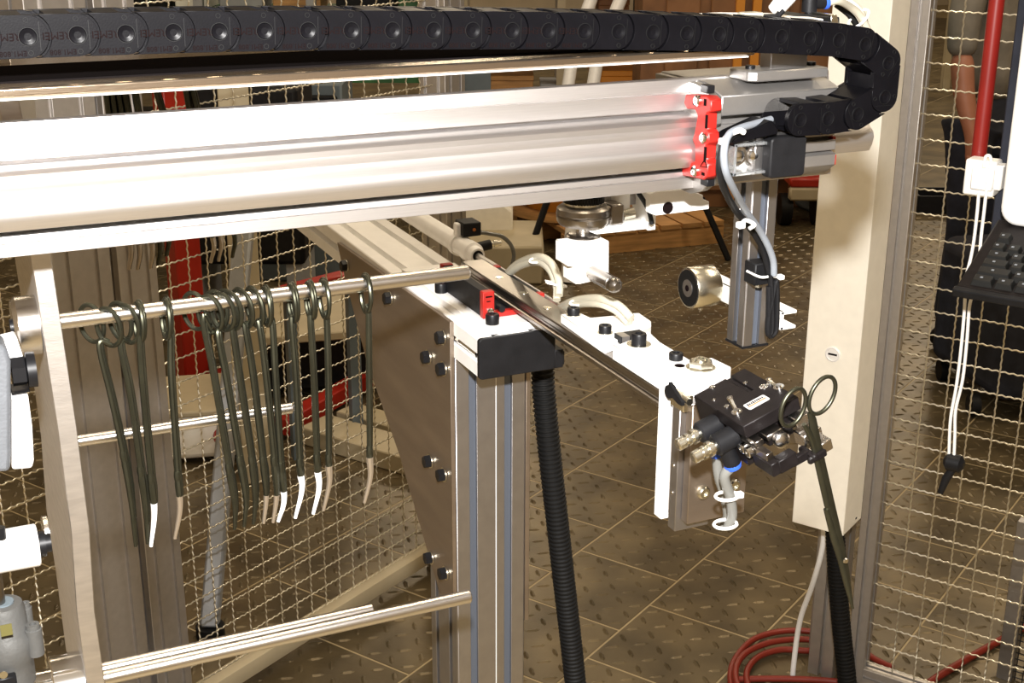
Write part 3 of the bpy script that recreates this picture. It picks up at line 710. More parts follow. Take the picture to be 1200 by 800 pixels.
v0 = gy(806, 448, .872+DA); v1 = gy(833, 500, .872+DA)
MB().box((v0.x, .868+DA, ztop+.0205), (v1.x+.004, .898+DA, RZ1-.0002)).build('block', 'alu', hb, .0008)
v = gx(788, 458, RX0); lp = thing('black_lever', 'small black lever knob poking out beside the white upright bar', 'lever', v)
MB().cyl(v-X*.004, v+X*.001, .0055, 18).build('knob', 'black', lp)
MB().prism([(.0, .0), (.016, -.004), (.022, -.004), (.022, -.001), (.002, .009)], v-X*.005, -Y, Z, X*.003).build('blade', 'black', lp)
MB().cyl(v-Y*.016, v-Y*.026, .0028, 12).build('stud', 'zinc', lp)

# ================================================================== gripper (rolled about 19 degrees around the slide direction)
PHI = math.radians(19)
ga = Vector((math.cos(PHI), 0, math.sin(PHI))); gb_ = Vector((0, -1, 0)); gc = Vector((-math.sin(PHI), 0, math.cos(PHI)))
L0 = gd(812, 462, 1.025)
def gp(i, j, k=0): return L0+ga*(i*.001)+gb_*(j*.001)+gc*(k*.001)
def gpl(px, py, k=0):   # point on a plane parallel to the gripper top, k mm above it
    return onp(px, py, gc, gc.dot(L0)+k*.001)
def gij(px, py, k=0):
    v = gpl(px, py, k)-L0; return v.dot(ga)*1000, v.dot(gb_)*1000
grp = thing('gripper', 'black parallel gripper with white label holding the ring forceps', 'gripper', gp(24, 30, -30))
def gbox(b, i0, i1, j0, j1, k0, k1):
    return b.obox(gp((i0+i1)/2, (j0+j1)/2, (k0+k1)/2), ga*abs(i1-i0)*.0005, gb_*abs(j1-j0)*.0005, gc*abs(k1-k0)*.0005)
AW, BW = 48.0, 69.0
JL = gij(840, 479)[1]
GI = gij(843, 482)
# body rear halves with groove, front plate with label
b = MB(); gbox(b, 0, 30, 0, 34, -26, -1.0); b.build('body_half', 'black_metal', grp, .0007)
b = MB(); gbox(b, 34.5, AW, 0, 34, -26, -1.0); b.build('body_half', 'black_metal', grp, .0007)
b = MB(); gbox(b, 28, 37, 1, 34, -26, -6.0); b.build('body_core', 'black_metal', grp)
b = MB(); gbox(b, 30.8, 33.6, .5, 34, -6, -2.5); b.build('groove_bar', 'black_metal', grp)
b = MB(); gbox(b, -.5, AW+.5, 33.2, BW, -11, 0); b.build('cover_plate', 'black_metal', grp, .0007)
b = MB(); gbox(b, 3, AW-4, 34, BW-6, -27, -11); b.build('lower_body', 'black_metal', grp, .0006)
def screw(px, py, k, r, m='chrome', par=grp, nm='screw'):
    v = gpl(px, py, k); return MB().lathe(v, gc, [(-.0005, r), (.0008, r), (.0012, r*.8), (.0012, r*.4), (.0004, r*.35)], 16).build(nm, m, par)
for a, b_, r in ((834.5, 454, .0024), (837, 469, .0016), (873.5, 449, .0018), (895, 453.5, .0034), (851.5, 476.5, .0022)):
    screw(a, b_, 0 if a > 890 or b_ > 470 else -1, r)
# toggle catches on the plate
for a, b_, c1_, d1_ in ((855.5, 466.5, 863.5, 482.5), (901, 445, 912.5, 453.5)):
    va = gpl(a, b_, 4); vb2 = gpl(c1_, d1_, 1.5)
    o = MB().tube([va, va+(vb2-va)*.4-gc*.001, vb2], .0016, 8).build('catch_arm', 'zinc', grp)
    MB().lathe(va-gc*.001, gc, [(-.003, .0022), (.001, .0026), (.002, .0022)], 14).build('catch_screw', 'chrome', o)
    MB().lathe(vb2-gc*.001, gc, [(-.0005, .0042), (.0015, .0042), (.0015, .0026), (.003, .0024), (.003, .001)], 16).build('catch_screw', 'chrome', o)
# label
lv = [gpl(a, b_, .15) for a, b_ in ((874, 474.5), (892, 464), (899, 468.5), (881.5, 478.5))]
lc = (lv[0]+lv[1]+lv[2]+lv[3])/4; la = ga; 
LWd, LHt = .0185, .0095
lb_ = MB().prism(rrect(LWd, LHt, .0016, 4), lc, ga, -gb_, gc*.0003).build('label', 'label', grp)
tk = MB()
for k in range(9): tk.obox(lc+gc*.0004-gb_*.0018+ga*((k-4)*.0016), ga*.00045, gb_*(.0010+.0004*(k % 3 == 0)), gc*.0001)
tk.build('label_print', 'ink_recess', lb_, stuff=True)
b = MB(); b.obox(lc+gc*.0004+gb_*.0008, ga*(LWd*.42), gb_*.0005, gc*.0001); b.build('label_stripe', 'amber', lb_)
# fittings on the left face, pointing to -a
def fit_axis(j, k, n):
    c = gp(1, j, k); ax = -ga
    MB().lathe(c, ax, [(0, .0075), (.0015, .0075), (.002, .0085), (.0165, .0085), (.018, .0072)], 22).build('elbow_body', 'black', grp)
    o = MB().lathe(c+ax*.018, ax, [(0, .0046), (.003, .0046), (.003, .0062), (.006, .0062), (.006, .0036), (.0085, .0036), (.0085, .0050), (.011, .0050), (.011, .0034), (.013, .0034), (.013, .0048), (.0185, .0048), (.0195, .0036)], 14).build('throttle_screw', 'zinc', grp)
    return c+ax*.010
f1 = fit_axis(28, -15, 0); f2 = fit_axis(49, -17, 1)
for f_ in (f1, f2):
    MB().lathe(f_-gc*.004, -gc+X*.15, [(0, .0062), (.011, .0062), (.012, .0066), (.017, .0066)], 18).build('elbow_leg', 'black', grp)
    MB().lathe(f_-gc*.0195+X*.002, -gc+X*.15, [(0, .0064), (.0018, .0068), (.0022, .0062), (.004, .0062)], 20).build('release_ring', 'blue', grp)
tt = thing('gripper_tube_pair', 'two smoky air tubes hanging under the blue rings of the gripper', 'air tubes', gy(848, 600, .77))
for f_, pth in ((f1, ((832, 530), (842, 556), (849, 580), (853, 604), (847, 616))), (f2, ((842, 538), (849, 558), (855, 580), (858, 602), (853, 618)))):
    st = f_-gc*.0225+X*.0022
    pp = [st]+[gy(a, b_, st.y+.01*(n_/4)) for n_, (a, b_) in enumerate(pth) if n_ > 0]
    MB().tube(spline(pp), .0040, 12).build('tube', 'tube_grey', tt)
for a, b_ in ((852, 581), (850, 614)):
    c = gy(a, b_, f2.y+.006); MB().torus(c, X, Y, .0092, .0072, .0013, 22, 6).build('cable_tie', 'white', tt)
    if b_ < 600: MB().obox(c+X*.0095-Y*.002, X*.0028, Y*.0022, Z*.002).build('tie_head', 'white', tt)
# jaws, guides and fingers
JF = BW
b = MB(); gbox(b, 2, 9, 40, JF+7, -17, -12.5); b.build('jaw_slide', 'steel_dark', grp, .0005)
b = MB(); gbox(b, 1, 7, 44, JF+20, -25, -17); b.build('jaw_slide', 'steel_dark', grp, .0005)
b = MB(); gbox(b, -2, 5, 30, JF-4, -36, -25); b.build('jaw_guide', 'black_metal', grp, .0007)
b = MB(); gbox(b, 38, AW+3, 44, JF+7, -20, -12.5); b.build('jaw_slide', 'steel', grp, .0006)
b = MB(); gbox(b, 36, AW+4, JF+2, JF+16, -34, -22); b.build('finger_block', 'steel', grp, .0008)
b = MB(); gbox(b, 40, AW+4, JF+12, JF+26, -37, -28); b.build('finger_block', 'steel', grp, .0008)
b = MB(); gbox(b, 14, 36, 52, JF+4, -24, -13); b.build('jaw_body', 'black_metal', grp, .0006)
b = MB(); gbox(b, 12, 26, 50, JF+7, -17, -12.6); b.build('jaw_slide', 'steel_dark', grp, .0005)
b = MB(); b.lathe(gp(21, JF+7, -19), gb_, [(-.012, .0045), (0, .0045), (.001, .0062), (.005, .0062), (.0062, .005), (.0068, .001)], 20); b.build('locating_pin', 'steel', grp)
b = MB(); gbox(b, 0, 9, JF+1, JF+25, -34, -23); b.build('finger_block', 'black_metal', grp, .0007)
b = MB(); gbox(b, 6, 22, JF+17, JF+26, -34, -23); b.build('finger_block', 'black_metal', grp, .0007)
for j_ in (42, 50, 62, 70):
    v = gp(0.5, j_, -21); MB().lathe(v, -ga, [(0, .0042), (.004, .0042), (.0045, .0036), (.0045, .0018), (.003, .0016)], 16).build('jaw_screw', 'chrome', grp)
b = MB(); gbox(b, 18, 33, JF+19, JF+24, -36, -29); b.build('finger', 'black_metal', grp, .0007)
b = MB(); gbox(b, 31, 36, JF+12, JF+31, -36, -30); b.build('finger_tip', 'black_metal', grp, .0012)
b = MB(); gbox(b, 28, 44, JF+26, JF+30, -37, -31); b.build('finger_tip', 'black_metal', grp, .0012)

# ================================================================== ring forceps
def forceps(name, label, cat, base, fx_, fy_, up_, ring_a, ring_b, group, scale=1.0, tipm='tip', bend=.0, spread=(.5, -.5), shaft_px=None, tip_len=.05, path=None, rshift=(0, 0)):
    pass
def finger_rings(t, c1_, c2_, a, b_, ra, rb, r):
    for c in (c1_, c2_):
        MB().torus(c, a, b_, ra, rb, r, 30, 8).build('finger_ring', 'tool', t)
# the one in the gripper
YG = gp(0, JF+26, 0).y
def gq(a, b_): return gy(a, b_, YG)
fc = thing('ring_forceps', 'long olive steel ring forceps held upright in the black gripper', 'forceps', gq(999, 712))
scl = dist(gq(950, 480))/FOC
MB().torus(gq(963.5, 463), (X*1+Z*-.06).normalized(), (Z+X*.25).normalized(), 15.6*scl*1.12, 21.5*scl*1.08, 2.6*scl, 36, 10).build('finger_ring', 'tool', fc)
MB().torus(gq(929.5, 477), (X*1+Z*-.06).normalized(), (Z+X*.20).normalized(), 14.6*scl*1.12, 21.5*scl*1.08, 2.6*scl, 36, 10).build('finger_ring', 'tool', fc)
def bar(pts, ws, th):
    """flat tapering blade in the vertical plane, thickness along Y"""
    bm2 = MB(); n = len(pts); vs = []
    for i, p in enumerate(pts):
        t = (pts[min(i+1, n-1)]-pts[max(i-1, 0)]).normalized(); nn = t.cross(Y).normalized()
        wd = ws[i]; h_ = th
        for k in range(8):
            an = 2*math.pi*(k+.5)/8; ca, sa_ = math.cos(an), math.sin(an)
            vs.append(p+nn*(wd*max(-1, min(1, ca*1.15)))+Y*(h_*max(-1, min(1, sa_*1.15))))
    fs = []
    for i in range(n-1):
        for k in range(8):
            fs.append((i*8+k, i*8+(k+1) % 8, (i+1)*8+(k+1) % 8, (i+1)*8+k))
    fs.append(tuple(range(7, -1, -1))); fs.append(tuple(range((n-1)*8, n*8)))
    return bm2.add(vs, fs)
MB_ = bar([gq(a, b_) for a, b_ in ((949.5, 483), (952, 492), (955, 510), (962, 545), (972, 590), (984, 640), (991, 672), (999, 712))], [v*scl for v in (3.6, 5.0, 6.0, 6.4, 6.8, 6.4, 5.2, 1.4)], 2.6*scl)
MB_.build('shank', 'tool', fc)
bar([gq(a, b_) for a, b_ in ((942, 497), (947, 505), (952, 515), (960, 548), (970, 592))], [v*scl for v in (2.2, 3.2, 3.8, 4.2, 4.2)], 3.2*scl).build('shank', 'tool', fc)
bar([gq(a, b_) for a, b_ in ((968, 596), (978, 630), (986, 655), (993, 685), (997, 706))], [v*scl for v in (3.0, 5.2, 5.0, 4.0, 1.2)], 3.2*scl).build('jaw', 'tool', fc)
MB().lathe(gq(987, 654)-Y*.004, -Y, [(0, .0022), (.0012, .0018)], 12).build('joint_pin', 'chrome', fc)

# ================================================================== upright tool plate, rods and hanging forceps
YR = .99
def gr(a, b_): return gy(a, b_, YR)
tp = thing('tool_plate', 'tall bright aluminium plate edge at far left that carries the rods', 'plate', (.07, .98, .95))
fpts = [(58, 287), (66, 340), (90, 500), (105, 620), (111, 715), (123, 800), (135, 900)]
YPf = .965
rv = [gy(a, b_, YPf) for a, b_ in fpts]; TH = .0135
xr_ = sum(v.x for v in rv)/len(rv)
mbp = MB(); n = len(rv); vs = []
tops = [Vector((rv[0].x-.012, 0, 1.64))]+rv
for v in tops:
    for x_, y_ in ((-TH, YPf), (0, YPf), (0, YPf+.2), (-TH, YPf+.2)): vs.append(Vector((v.x+x_, y_, v.z)))
fs = [(3, 2, 1, 0)]; n = len(tops)
for i in range(n-1):
    for k in range(4):
        fs.append((i*4+k, i*4+(k+1) % 4, (i+1)*4+(k+1) % 4, (i+1)*4+k))
fs.append(tuple(range((n-1)*4, n*4)))
mbp.add(vs, [tuple(reversed(f)) for f in fs]).build('plate', 'plate_lit', tp, .0006)
def platex(z):
    for i in range(len(tops)-1):
        a, b_ = tops[i], tops[i+1]
        if b_.z <= z <= a.z: return b_.x+(a.x-b_.x)*(z-b_.z)/(a.z-b_.z)
    return tops[-1].x
def rod(label, pa_, pb_, yy, r, extra=.0, name='tool_rod'):
    a = gy(*pa_, yy); b_ = gy(*pb_, yy)
    a.z = b_.z = (a.z+b_.z)/2
    x0 = platex(a.z)-.008
    o = MB().lathe((x0, yy, a.z), X, [(0, r), (b_.x-x0-.0012, r), (b_.x-x0, r-.0012)], 28).build(name, 'steel')
    tag(o, label, 'rod', 'steel rods on the tool plate'); return a.z, b_.x
zr1, xe1 = rod('upper steel rod with fourteen forceps hanging on it', (72, 377), (549, 317.8), YR, .0061)
zr2, xe2 = rod('thin steel rod half way down behind the hanging forceps', (95, 517), (343, 477), 1.025, .0046)
zr3, xe3 = rod('long low steel rod nearest the front, ending before the post', (120, 793), (551, 699.5), YR, .0061)
zr4, xe4 = rod('low steel rod just behind the longest low rod', (120, 784), (437, 713.5), 1.028, .0056)
# collars
bs = thing('rod_collar', 'round polished steel boss on the left face of the tool plate', 'boss', gr(30, 417))
px1 = platex(zr1)-TH
c0_ = gr(16, 384); rr = 35*dist(gr(30, 382))/FOC*1.0
MB().lathe((px1-.0005, YR, zr1), -X, [(0, rr), (px1-c0_.x-.003, rr), (px1-c0_.x, rr-.003), (px1-c0_.x, .004)], 40).build('boss', 'steel', bs)
MB().lathe((px1-(px1-c0_.x)-.0005, YR, zr1), -X, [(0, .006), (.002, .006), (.002, .003)], 20).build('boss_screw', 'bolt', bs)
bs = thing('rod_collar', 'stepped chrome collar at the bottom left, next to the low rods', 'boss', gr(75, 810))
px3 = platex(zr3)-TH
for r_, x0_, x1_ in ((.026, 0, .024), (.017, .024, .045)):
    MB().lathe((px3-.0005-x0_, YR, zr3), -X, [(0, r_), (x1_-x0_-.001, r_), (x1_-x0_, r_-.001)], 36).build('ring', 'chrome', bs)
# round disc and pin on plate left face
v = gx(57, 624, platex(1.1)-TH); 
dk = thing('disc_pin', 'thin steel disc lying against the dark side of the tool plate', 'disc', v-Z*.015)
MB().lathe(v, -X, [(0, .0165), (.004, .0165), (.005, .015), (.005, .003)], 30).build('disc', 'steel', dk)

# hanging forceps: contact pixel on the rod, shank points, ring turn in degrees, tip finish
RB = .0150; RA = .0105; RR = .0018
def hang(label, rx, shank, turn, tipm, tipn, yoff=0.0, sep=.005, group='ring forceps on the upper rod', yy=YR, zrod=None, rrod=.0061):
    zrod = zr1 if zrod is None else zrod
    pts = [gy(a, b_, yy-.004+yoff) for a, b_ in shank]
    cx_ = gy(rx, 350, yy).x if zrod == zr1 else rx
    t = thing('ring_forceps', label, 'forceps', pts[-1], group)
    an = math.radians(turn); a_ = Vector((math.sin(an), -math.cos(an), 0)); top = Vector((cx_, yy, zrod+rrod+RR*.6))
    down = (pts[1]-pts[0]).normalized(); upv = -(down-a_*down.dot(a_)).normalized()
    c1_ = top-upv*RB+a_*(sep*.4)
    c2_ = c1_-a_*sep+upv.cross(a_)*.0026
    for c, nm in ((c1_, 'finger_ring'), (c2_, 'finger_ring')):
        MB().torus(c, a_, upv, RA, RB, RR, 26, 8).build(nm, 'tool', t)
    start = c1_-upv*(RB-.001)
    allp = [start]+pts
    sm = spline(allp, 6)
    n = len(sm); ws = []
    for i in range(n):
        f_ = i/(n-1); ws.append(.0016+.0007*math.sin(min(1, f_/.5)*math.pi/2) if f_ < .62 else max(.0011, .0030-(f_-.62)/.38*.0017))
    cut = int(n*tipn)
    mb = MB().tube(sm[:cut+1], 1, 8, True, ws[:cut+1]); mb.build('shank', 'tool', t)
    sm2 = [p+Vector((.0022, .0024, 0)) for p in sm[2:cut+1]]
    ws2 = [w_*.9 for w_ in ws[2:cut+1]]
    for z_ in range(1, 5): ws2[-z_] *= .55+.09*z_
    MB().tube(sm2, 1, 8, True, ws2).build('shank', 'tool', t)
    MB().tube(sm[cut:], 1, 8, True, [w_*1.05 for w_ in ws[cut:]]).build('tip', tipm, t)
    MB().tube([p+Vector((.0014, .0022, 0)) for p in sm[cut:]], 1, 8, True, [w_*.8 for w_ in ws[cut:]]).build('tip', 'tool', t)
    kk = int(n*.60); p_ = sm[kk]; d_ = (sm[kk+1]-sm[kk-1]).normalized()
    MB().tube([p_-d_*.004, p_, p_+d_*.004], 1, 8, True, [.0026, .0030, .0026]).build('box_joint', 'tool', t)
    return t
HG = [
 ('leftmost forceps on the rod, tilted, dark tip', 114, [(116, 404), (130, 465), (145, 534), (154, 590), (159, 640)], 58, 'tool', .86),
 ('second forceps from the left, tilted, dark tip behind a bright one', 141, [(141, 404), (152, 460), (165, 552), (171, 600), (173, 637)], 50, 'tool', .86),
 ('third forceps from the left, with a long white shining tip', 160, [(163, 385), (166, 440), (177, 560), (181, 600), (177, 640)], 14, 'tip', .72),
 ('fourth forceps from the left, hanging alone with a grey curved tip', 193, [(199, 390), (200, 440), (208, 557), (211, 595), (205, 631)], 12, 'tip_tan', .68),
 ('fifth forceps from the left, first of the crowded group, dark tip', 236, [(237, 372), (250, 440), (268, 548), (275, 590), (275, 620)], 55, 'tool', .86),
 ('sixth forceps from the left, ring turned wide open over the rod', 255, [(255, 390), (264, 440), (281, 540), (288, 585), (286, 617)], 48, 'tool', .86),
 ('seventh forceps from the left, thin dark one in the crowded group', 266, [(272, 386), (280, 440), (295, 540), (299, 585), (297, 614)], 42, 'tool', .86),
 ('eighth forceps from the left, brass coloured edge on its tip', 281, [(287, 384), (296, 440), (308, 540), (312, 580), (309, 613)], 36, 'tip_tan', .80),
 ('ninth forceps from the left, brownish tip just left of a bright one', 295, [(303, 380), (311, 440), (321, 540), (324, 580), (320, 612)], 32, 'tip_tan', .80),
 ('tenth forceps from the left, bright tip at the right end of the crowded group', 310, [(318, 378), (322, 440), (329, 547), (333, 585), (326, 611)], 26, 'tip', .74),
 ('eleventh forceps from the left, straight with a white tip', 341, [(341, 376), (346, 440), (351, 542), (354, 572), (346, 607)], 6, 'tip', .66),
 ('twelfth forceps from the left, white tip beside a tan tipped one', 362, [(363, 374), (367, 440), (371, 537), (374, 570), (367, 602)], 4, 'tip', .66),
 ('thirteenth forceps from the left, tan tip, rings seen side by side', 379, [(382, 371), (384, 440), (385, 537), (386, 565), (379, 598)], 12, 'tip_tan', .64),
 ('rightmost forceps on the upper rod, alone near the rod end', 428, [(431, 364), (432, 440), (433, 527), (434, 558), (427, 589)], 12, 'tip_tan', .64)]
TURN = [46, 40, 8, 6, 46, 42, 36, 28, 22, 5, 1, 1, 5, 4]
SEP = [.017, .009, .004, .0045, .015, .008, .006, .005, .005, .004, .003, .003, .006, .005]
for i, (lab, rx, shk, turn, tm, tn) in enumerate(HG):
    hang(lab, rx, shk, TURN[i], tm, tn, yoff=-.002*(i % 3), sep=SEP[i])
# second rod of forceps behind the beam
YR2 = 1.13
za = gy(130, 62, YR2).z
xe = gy(330, 62, YR2).x
o = MB().cyl((gy(6, 62, YR2).x, YR2, za), (xe, YR2, za), .0061, 20).build('tool_rod', 'steel'); tag(o, 'high steel rod behind the gantry beam and chain shelf', 'rod', 'steel rods on the tool plate')
tp2 = MB().prism([(1.08, 1.50), (1.08, 1.628), (1.16, 1.628), (1.16, 1.50)], (gy(3, 125, 1.1).x, 0, 0), Y, Z, X*.022).build('rod_support', 'alu_bright'); tag(tp2, 'white support block behind the beam at far left, holding the high rod', 'plate')
for i, (a, b_, c_2, d_2, tm) in enumerate(((125, 115, 151, 316, 'tip_tan'), (132, 115, 161, 316, 'tip_tan'), (139, 114, 176, 315, 'tip_tan'), (146, 113, 185, 311, 'tool'), (158, 113, 195, 300, 'tool'), (184, 111, 247, 308, 'tip_tan'), (218, 109, 256, 306, 'tip_tan'), (226, 109, 272, 302, 'tool'))):
    ex = a-(c_2-a)*.12
    hang(f'forceps on the high rod behind the beam, {("first","second","third","fourth","fifth","sixth","seventh","eighth")[i]} from the left', gy(ex, 70, YR2).x, [(a-3, 92), (a, b_), ((a+c_2)/2, (b_+d_2)/2), (c_2+2, d_2-30), (c_2, d_2)], 20+5*(i % 3), tm, .80, group='ring forceps on the high rod', yy=YR2, zrod=za)

# ================================================================== devices at far left, in front of the tool plate
YL = .93
def gl(a, b_, y=YL): return gy(a, b_, y)
lv_ = thing('swing_lever', 'pale grey cast lever with a black hex bolt at the far left edge', 'lever', gl(20, 555))
def polyY(pts, y): return [(gy(a, b_, y).x, gy(a, b_, y).z) for a, b_ in pts]
MB().prism(polyY([(-30, 402), (-4, 402), (8, 408), (13, 424), (13, 535), (12, 553), (-30, 556)], YL), (0, YL, 0), X, Z, Y*.030).build('front_cheek', 'casting', lv_, .003, 2)
MB().prism(polyY([(14, 466), (33, 462), (38, 500), (40, 540), (38, 549), (14, 551)], YL+.008), (0, YL+.008, 0), X, Z, Y*.028).build('rear_cheek', 'alu_bright', lv_, .002, 2)
MB().prism(polyY([(0, 402), (20, 397), (28, 420), (14, 426)], YL+.02), (0, YL+.02, 0), X, Z, Y*.02).build('top_web', 'alu_bright', lv_, .001)
hc_ = gl(13.5, 436, YL+.014); o = MB(); o.tube2([(hc_, .0105), (hc_+X*.009, .0105), (hc_+X*.010, .009)], X, 6); o.build('hex_bolt', 'bolt', lv_)
MB().lathe(hc_+X*.010, X, [(0, .0125), (.006, .0125)], 24).build('bolt_bushing', 'bolt', lv_)
MB().box(gl(14, 462, YL+.006), gl(32, 447, YL+.026)).build('spacer', 'bolt', lv_, .001)
ac = thing('stroke_cylinder', 'grey cast pneumatic cylinder with piston rod at the bottom left corner', 'cylinder', gl(5, 860))
cx_ = gl(3, 700).x; sc_ = dist(gl(5, 700))/FOC
zl = lambda p: gl(3, p, YL+.02).z
MB().lathe((cx_-.004, YL+.02, 0), Z, [(zl(715), .0062), (zl(520), .0062)], 20).build('piston_rod', 'steel_dark', ac)
cyc = Vector((cx_+.000, YL+.02, 0))
MB().lathe(cyc, Z, [(zl(800), .0165), (zl(772), .0165), (zl(768), .0185), (zl(745), .0185), (zl(738), .0155), (zl(714), .0150), (zl(707), .0135), (zl(706), .0075)], 32).build('head', 'casting_dark', ac)
MB().lathe(cyc, Z, [(zl(706.5), .0078), (zl(704.5), .0078)], 24).build('wiper_ring', 'slate', ac)
for a, t_, b_ in ((29, 706, 740), (38, 731, 772)):
    v = gl(a, t_, YL+.012 if a > 30 else YL+.035)
    rr_ = .0062 if a > 30 else .0046
    MB().lathe(v, Z, [(-(b_-t_)*sc_, rr_), (-.004, rr_), (-.0035, rr_*.8), (0, rr_*.8), (0, rr_*.4), (-.003, rr_*.4)], 20).build('tie_screw', 'casting_dark', ac, .0)
MB().box(gl(-30, 850, YL+.0), gl(33, 790, YL+.03)).build('barrel', 'casting_dark', ac, .003, 2)
MB().box(gl(-6, 830, YL-.003), gl(18, 786, YL+.004)).build('sensor_rail', 'bolt', ac, .001)
v = gl(4, 790, YL-.0035); MB().lathe(v, -Y, [(0, .003), (.001, .003)], 12).build('sensor_screw', 'zinc', ac)
lbv = gl(7.5, 738, YL-.0075); MB().obox(lbv, X*.004, Y*.0003, Z*.0045).build('yellow_mark', 'yellow', ac)
rc_ = thing('white_roller', 'short white cylindrical spacer on a pin at the left edge', 'roller', gl(25, 668, .95))
va = gy(0, 646, .955); vb2 = gy(45, 640, .955)
MB().lathe((va.x-.01, .955, va.z), X, [(0, .0158), (vb2.x-va.x+.009, .0158), (vb2.x-va.x+.010, .0150)], 32).build('roller', 'white', rc_)
MB().lathe((vb2.x, .955, va.z), X, [(0, .0095), (.005, .0095), (.005, .007), (.009, .007)], 24).build('pin', 'bolt', rc_)
MB().cyl((va.x+.002, .945, va.z+.0152), (va.x+.002, .945, va.z+.024), .0034, 10).build('nipple', 'bolt', rc_)
# ================================================================== black corrugated hoses
def corrugated(name, label, path, r, pitch):
    sm = spline(path, 40); d = [0]
    for i in range(1, len(sm)): d.append(d[-1]+(sm[i]-sm[i-1]).length)
    pts = []; rs_ = []; s_ = 0; i = 0; k = 0
    while s_ < d[-1]:
        while i < len(d)-2 and d[i+1] < s_: i += 1
        f_ = (s_-d[i])/max(1e-9, d[i+1]-d[i]); pts.append(sm[i].lerp(sm[i+1], f_)); rs_.append(r if k % 4 < 2 else r*.88); s_ += pitch/4; k += 1
    o = MB().tube(pts, r, 16, True, rs_).build(name, 'rubber'); tag(o, label, 'hose'); return o
hx = gy(640, 432, 1.19)
hp = [gy(a, b_, y) for a, b_, y in ((636, 425, 1.215), (637, 455, 1.212), (644, 530, 1.205), (653, 610, 1.20), (662, 690, 1.20), (670, 760, 1.20), (680, 860, 1.20), (683, 930, 1.20))]
corrugated('corrugated_hose', 'thick black corrugated hose dropping from the end cap beside the post', hp, .0128, .0052)

# ================================================================== fences, built on the floor grid
MP = .05
def wave(a, b_, nrm, amp, wl, phase=0):
    L = (b_-a).length; n = max(2, int(L/(wl/4))); return [a+(b_-a)*(i/n)+nrm*(amp*math.sin(2*math.pi*(i/n*L)/wl+phase)) for i in range(n+1)]
def mesh_panel(parent, o, h_, nh, L, hgt, nrm, off_h=.02, off_v=.02):
    b = MB(); r = .0017
    k = 0; z = off_v
    while z < hgt:
        b.tube(wave(o+Z*z, o+h_*L+Z*z, (nrm*.5+Z).normalized(), .0012, .0167, 0), r, 5, False); z += MP
    s_ = off_h
    while s_ < L:
        b.tube(wave(o+h_*s_, o+h_*s_+Z*hgt, (nrm+h_*.15).normalized(), .0017, .0167, 1.6), r, 5, False); s_ += MP
    return b.build('mesh_wires', 'wire', parent, stuff=True)
def upost(label, t, u, wt, wu, z0, z1, slots=(True, True), m='alu_fence', name='fence_post', group=None):
    pf = profile(wt, wu, [wt/4, wt*3/4] if wt > .07 else [wt/2], [wu/4, wu*3/4] if wu > .07 else [wu/2], .0085, .007)
    o = MB().prism(pf, tu(t, u, z0), T, U, Z*(z1-z0)).build(name, m, None, .0003)
    return tag(o, label, 'post', group)
# left fence
UF = 2.01; TL0 = 1.645; TL1 = 2.575
upost('wide slotted fence post behind the tool plate, right of a narrow one', TL0-.088, UF-.045, .09, .08, 0, 2.0)
upost('narrow slotted post just left of the wide fence post', TL0-.240, UF-.06, .125, .07, 0, 2.0, name='fence_post')
upost('slotted fence post far behind the swivel unit at the end of the left mesh', TL1, UF-.03, .08, .08, 0, 2.0)
fl = thing('mesh_fence', 'wire mesh fence panel behind the hanging forceps', 'fence', tu((TL0+TL1)/2, UF, 0))
mesh_panel(fl, tu(TL0-.01, UF, .08), T, 0, TL1-TL0, 1.9, U, .03, .0)
MB().prism(rrect(.04, .04, .002, 2, .02, .02), tu(TL0, UF-.02, .03), U, Z, T*(TL1-TL0)).build('bottom_rail', 'cream_dim', fl)
fl2 = thing('mesh_fence', 'wire mesh fence seen in the gap left of the tool plate', 'fence', tu(TL0-.6, UF-.1, 0))
mesh_panel(fl2, tu(TL0-1.1, UF-.03, .08), T, 0, .84, 1.9, U, .02, .0)
# right door panel, perpendicular
TD = 2.66; UD = .872
dr = thing('mesh_door', 'grey framed wire mesh door at the right side', 'fence door', tu(TD, .5, 0))
for u_ in (UD-.0,):
    MB().prism(profile(.04, .04, [.02], [.02]), tu(TD-.02, u_-.02, .01), T, U, Z*2.05).build('door_stile', 'alu_fence', dr, .0004)
MB().prism(profile(.04, .04, [.02], [.02]), tu(TD-.02, UD-.02, .01), T, Z, -U*1.2).build('door_rail', 'alu_fence', dr, .0004)
mesh_panel(dr, tu(TD, UD-.018, .05), -U, 0, 1.15, 1.98, T, .062, .01)
# posts beside the door and the cream duct on them
pz = thing('door_post', 'grey slotted post standing on the floor left of the mesh door', 'post', tu(2.72, .95, 0))
MB().prism(profile(.07, .06, [.035], [.03], .0085, .012), tu(TD-.03, UD+.048, .0), T, U, Z*2.05).build('profile', 'alu_fence', pz, .0004)
pf_ = upost('short grey slotted leg standing left of the door post behind the white cable', 2.71, .967, .04, .045, .0, .56, name='leg_post')
col = thing('cable_duct', 'cream enamelled rectangular duct column in front of the door post', 'duct', tu(2.5, .9, .47))
nc = gd(988, 628, 2.72); nt_ = nc.dot(T); nu_ = nc.dot(U)
lcx = gt(928, 611, nt_).dot(U); rcx = gu(1009, 607, nu_).dot(T)
MB().prism([(nt_, nu_), (nt_, lcx), (min(rcx, TD-.031), lcx), (min(rcx, TD-.031), nu_)], (0, 0, nc.z), T, U, Z*1.5).build('duct_body', 'cream', col, .0015, 2)
v = gt(976, 415, nt_); o = MB().lathe(v, -T, [(-.001, .0155), (.0015, .0155), (.0025, .013), (.0012, .0115), (.0012, .002)], 28).build('lock', 'alu_bright', col)
MB().obox(v-T*.0015, U*.009, T*.0006, Z*.0018).build('lock_slot', 'ink_recess', o)
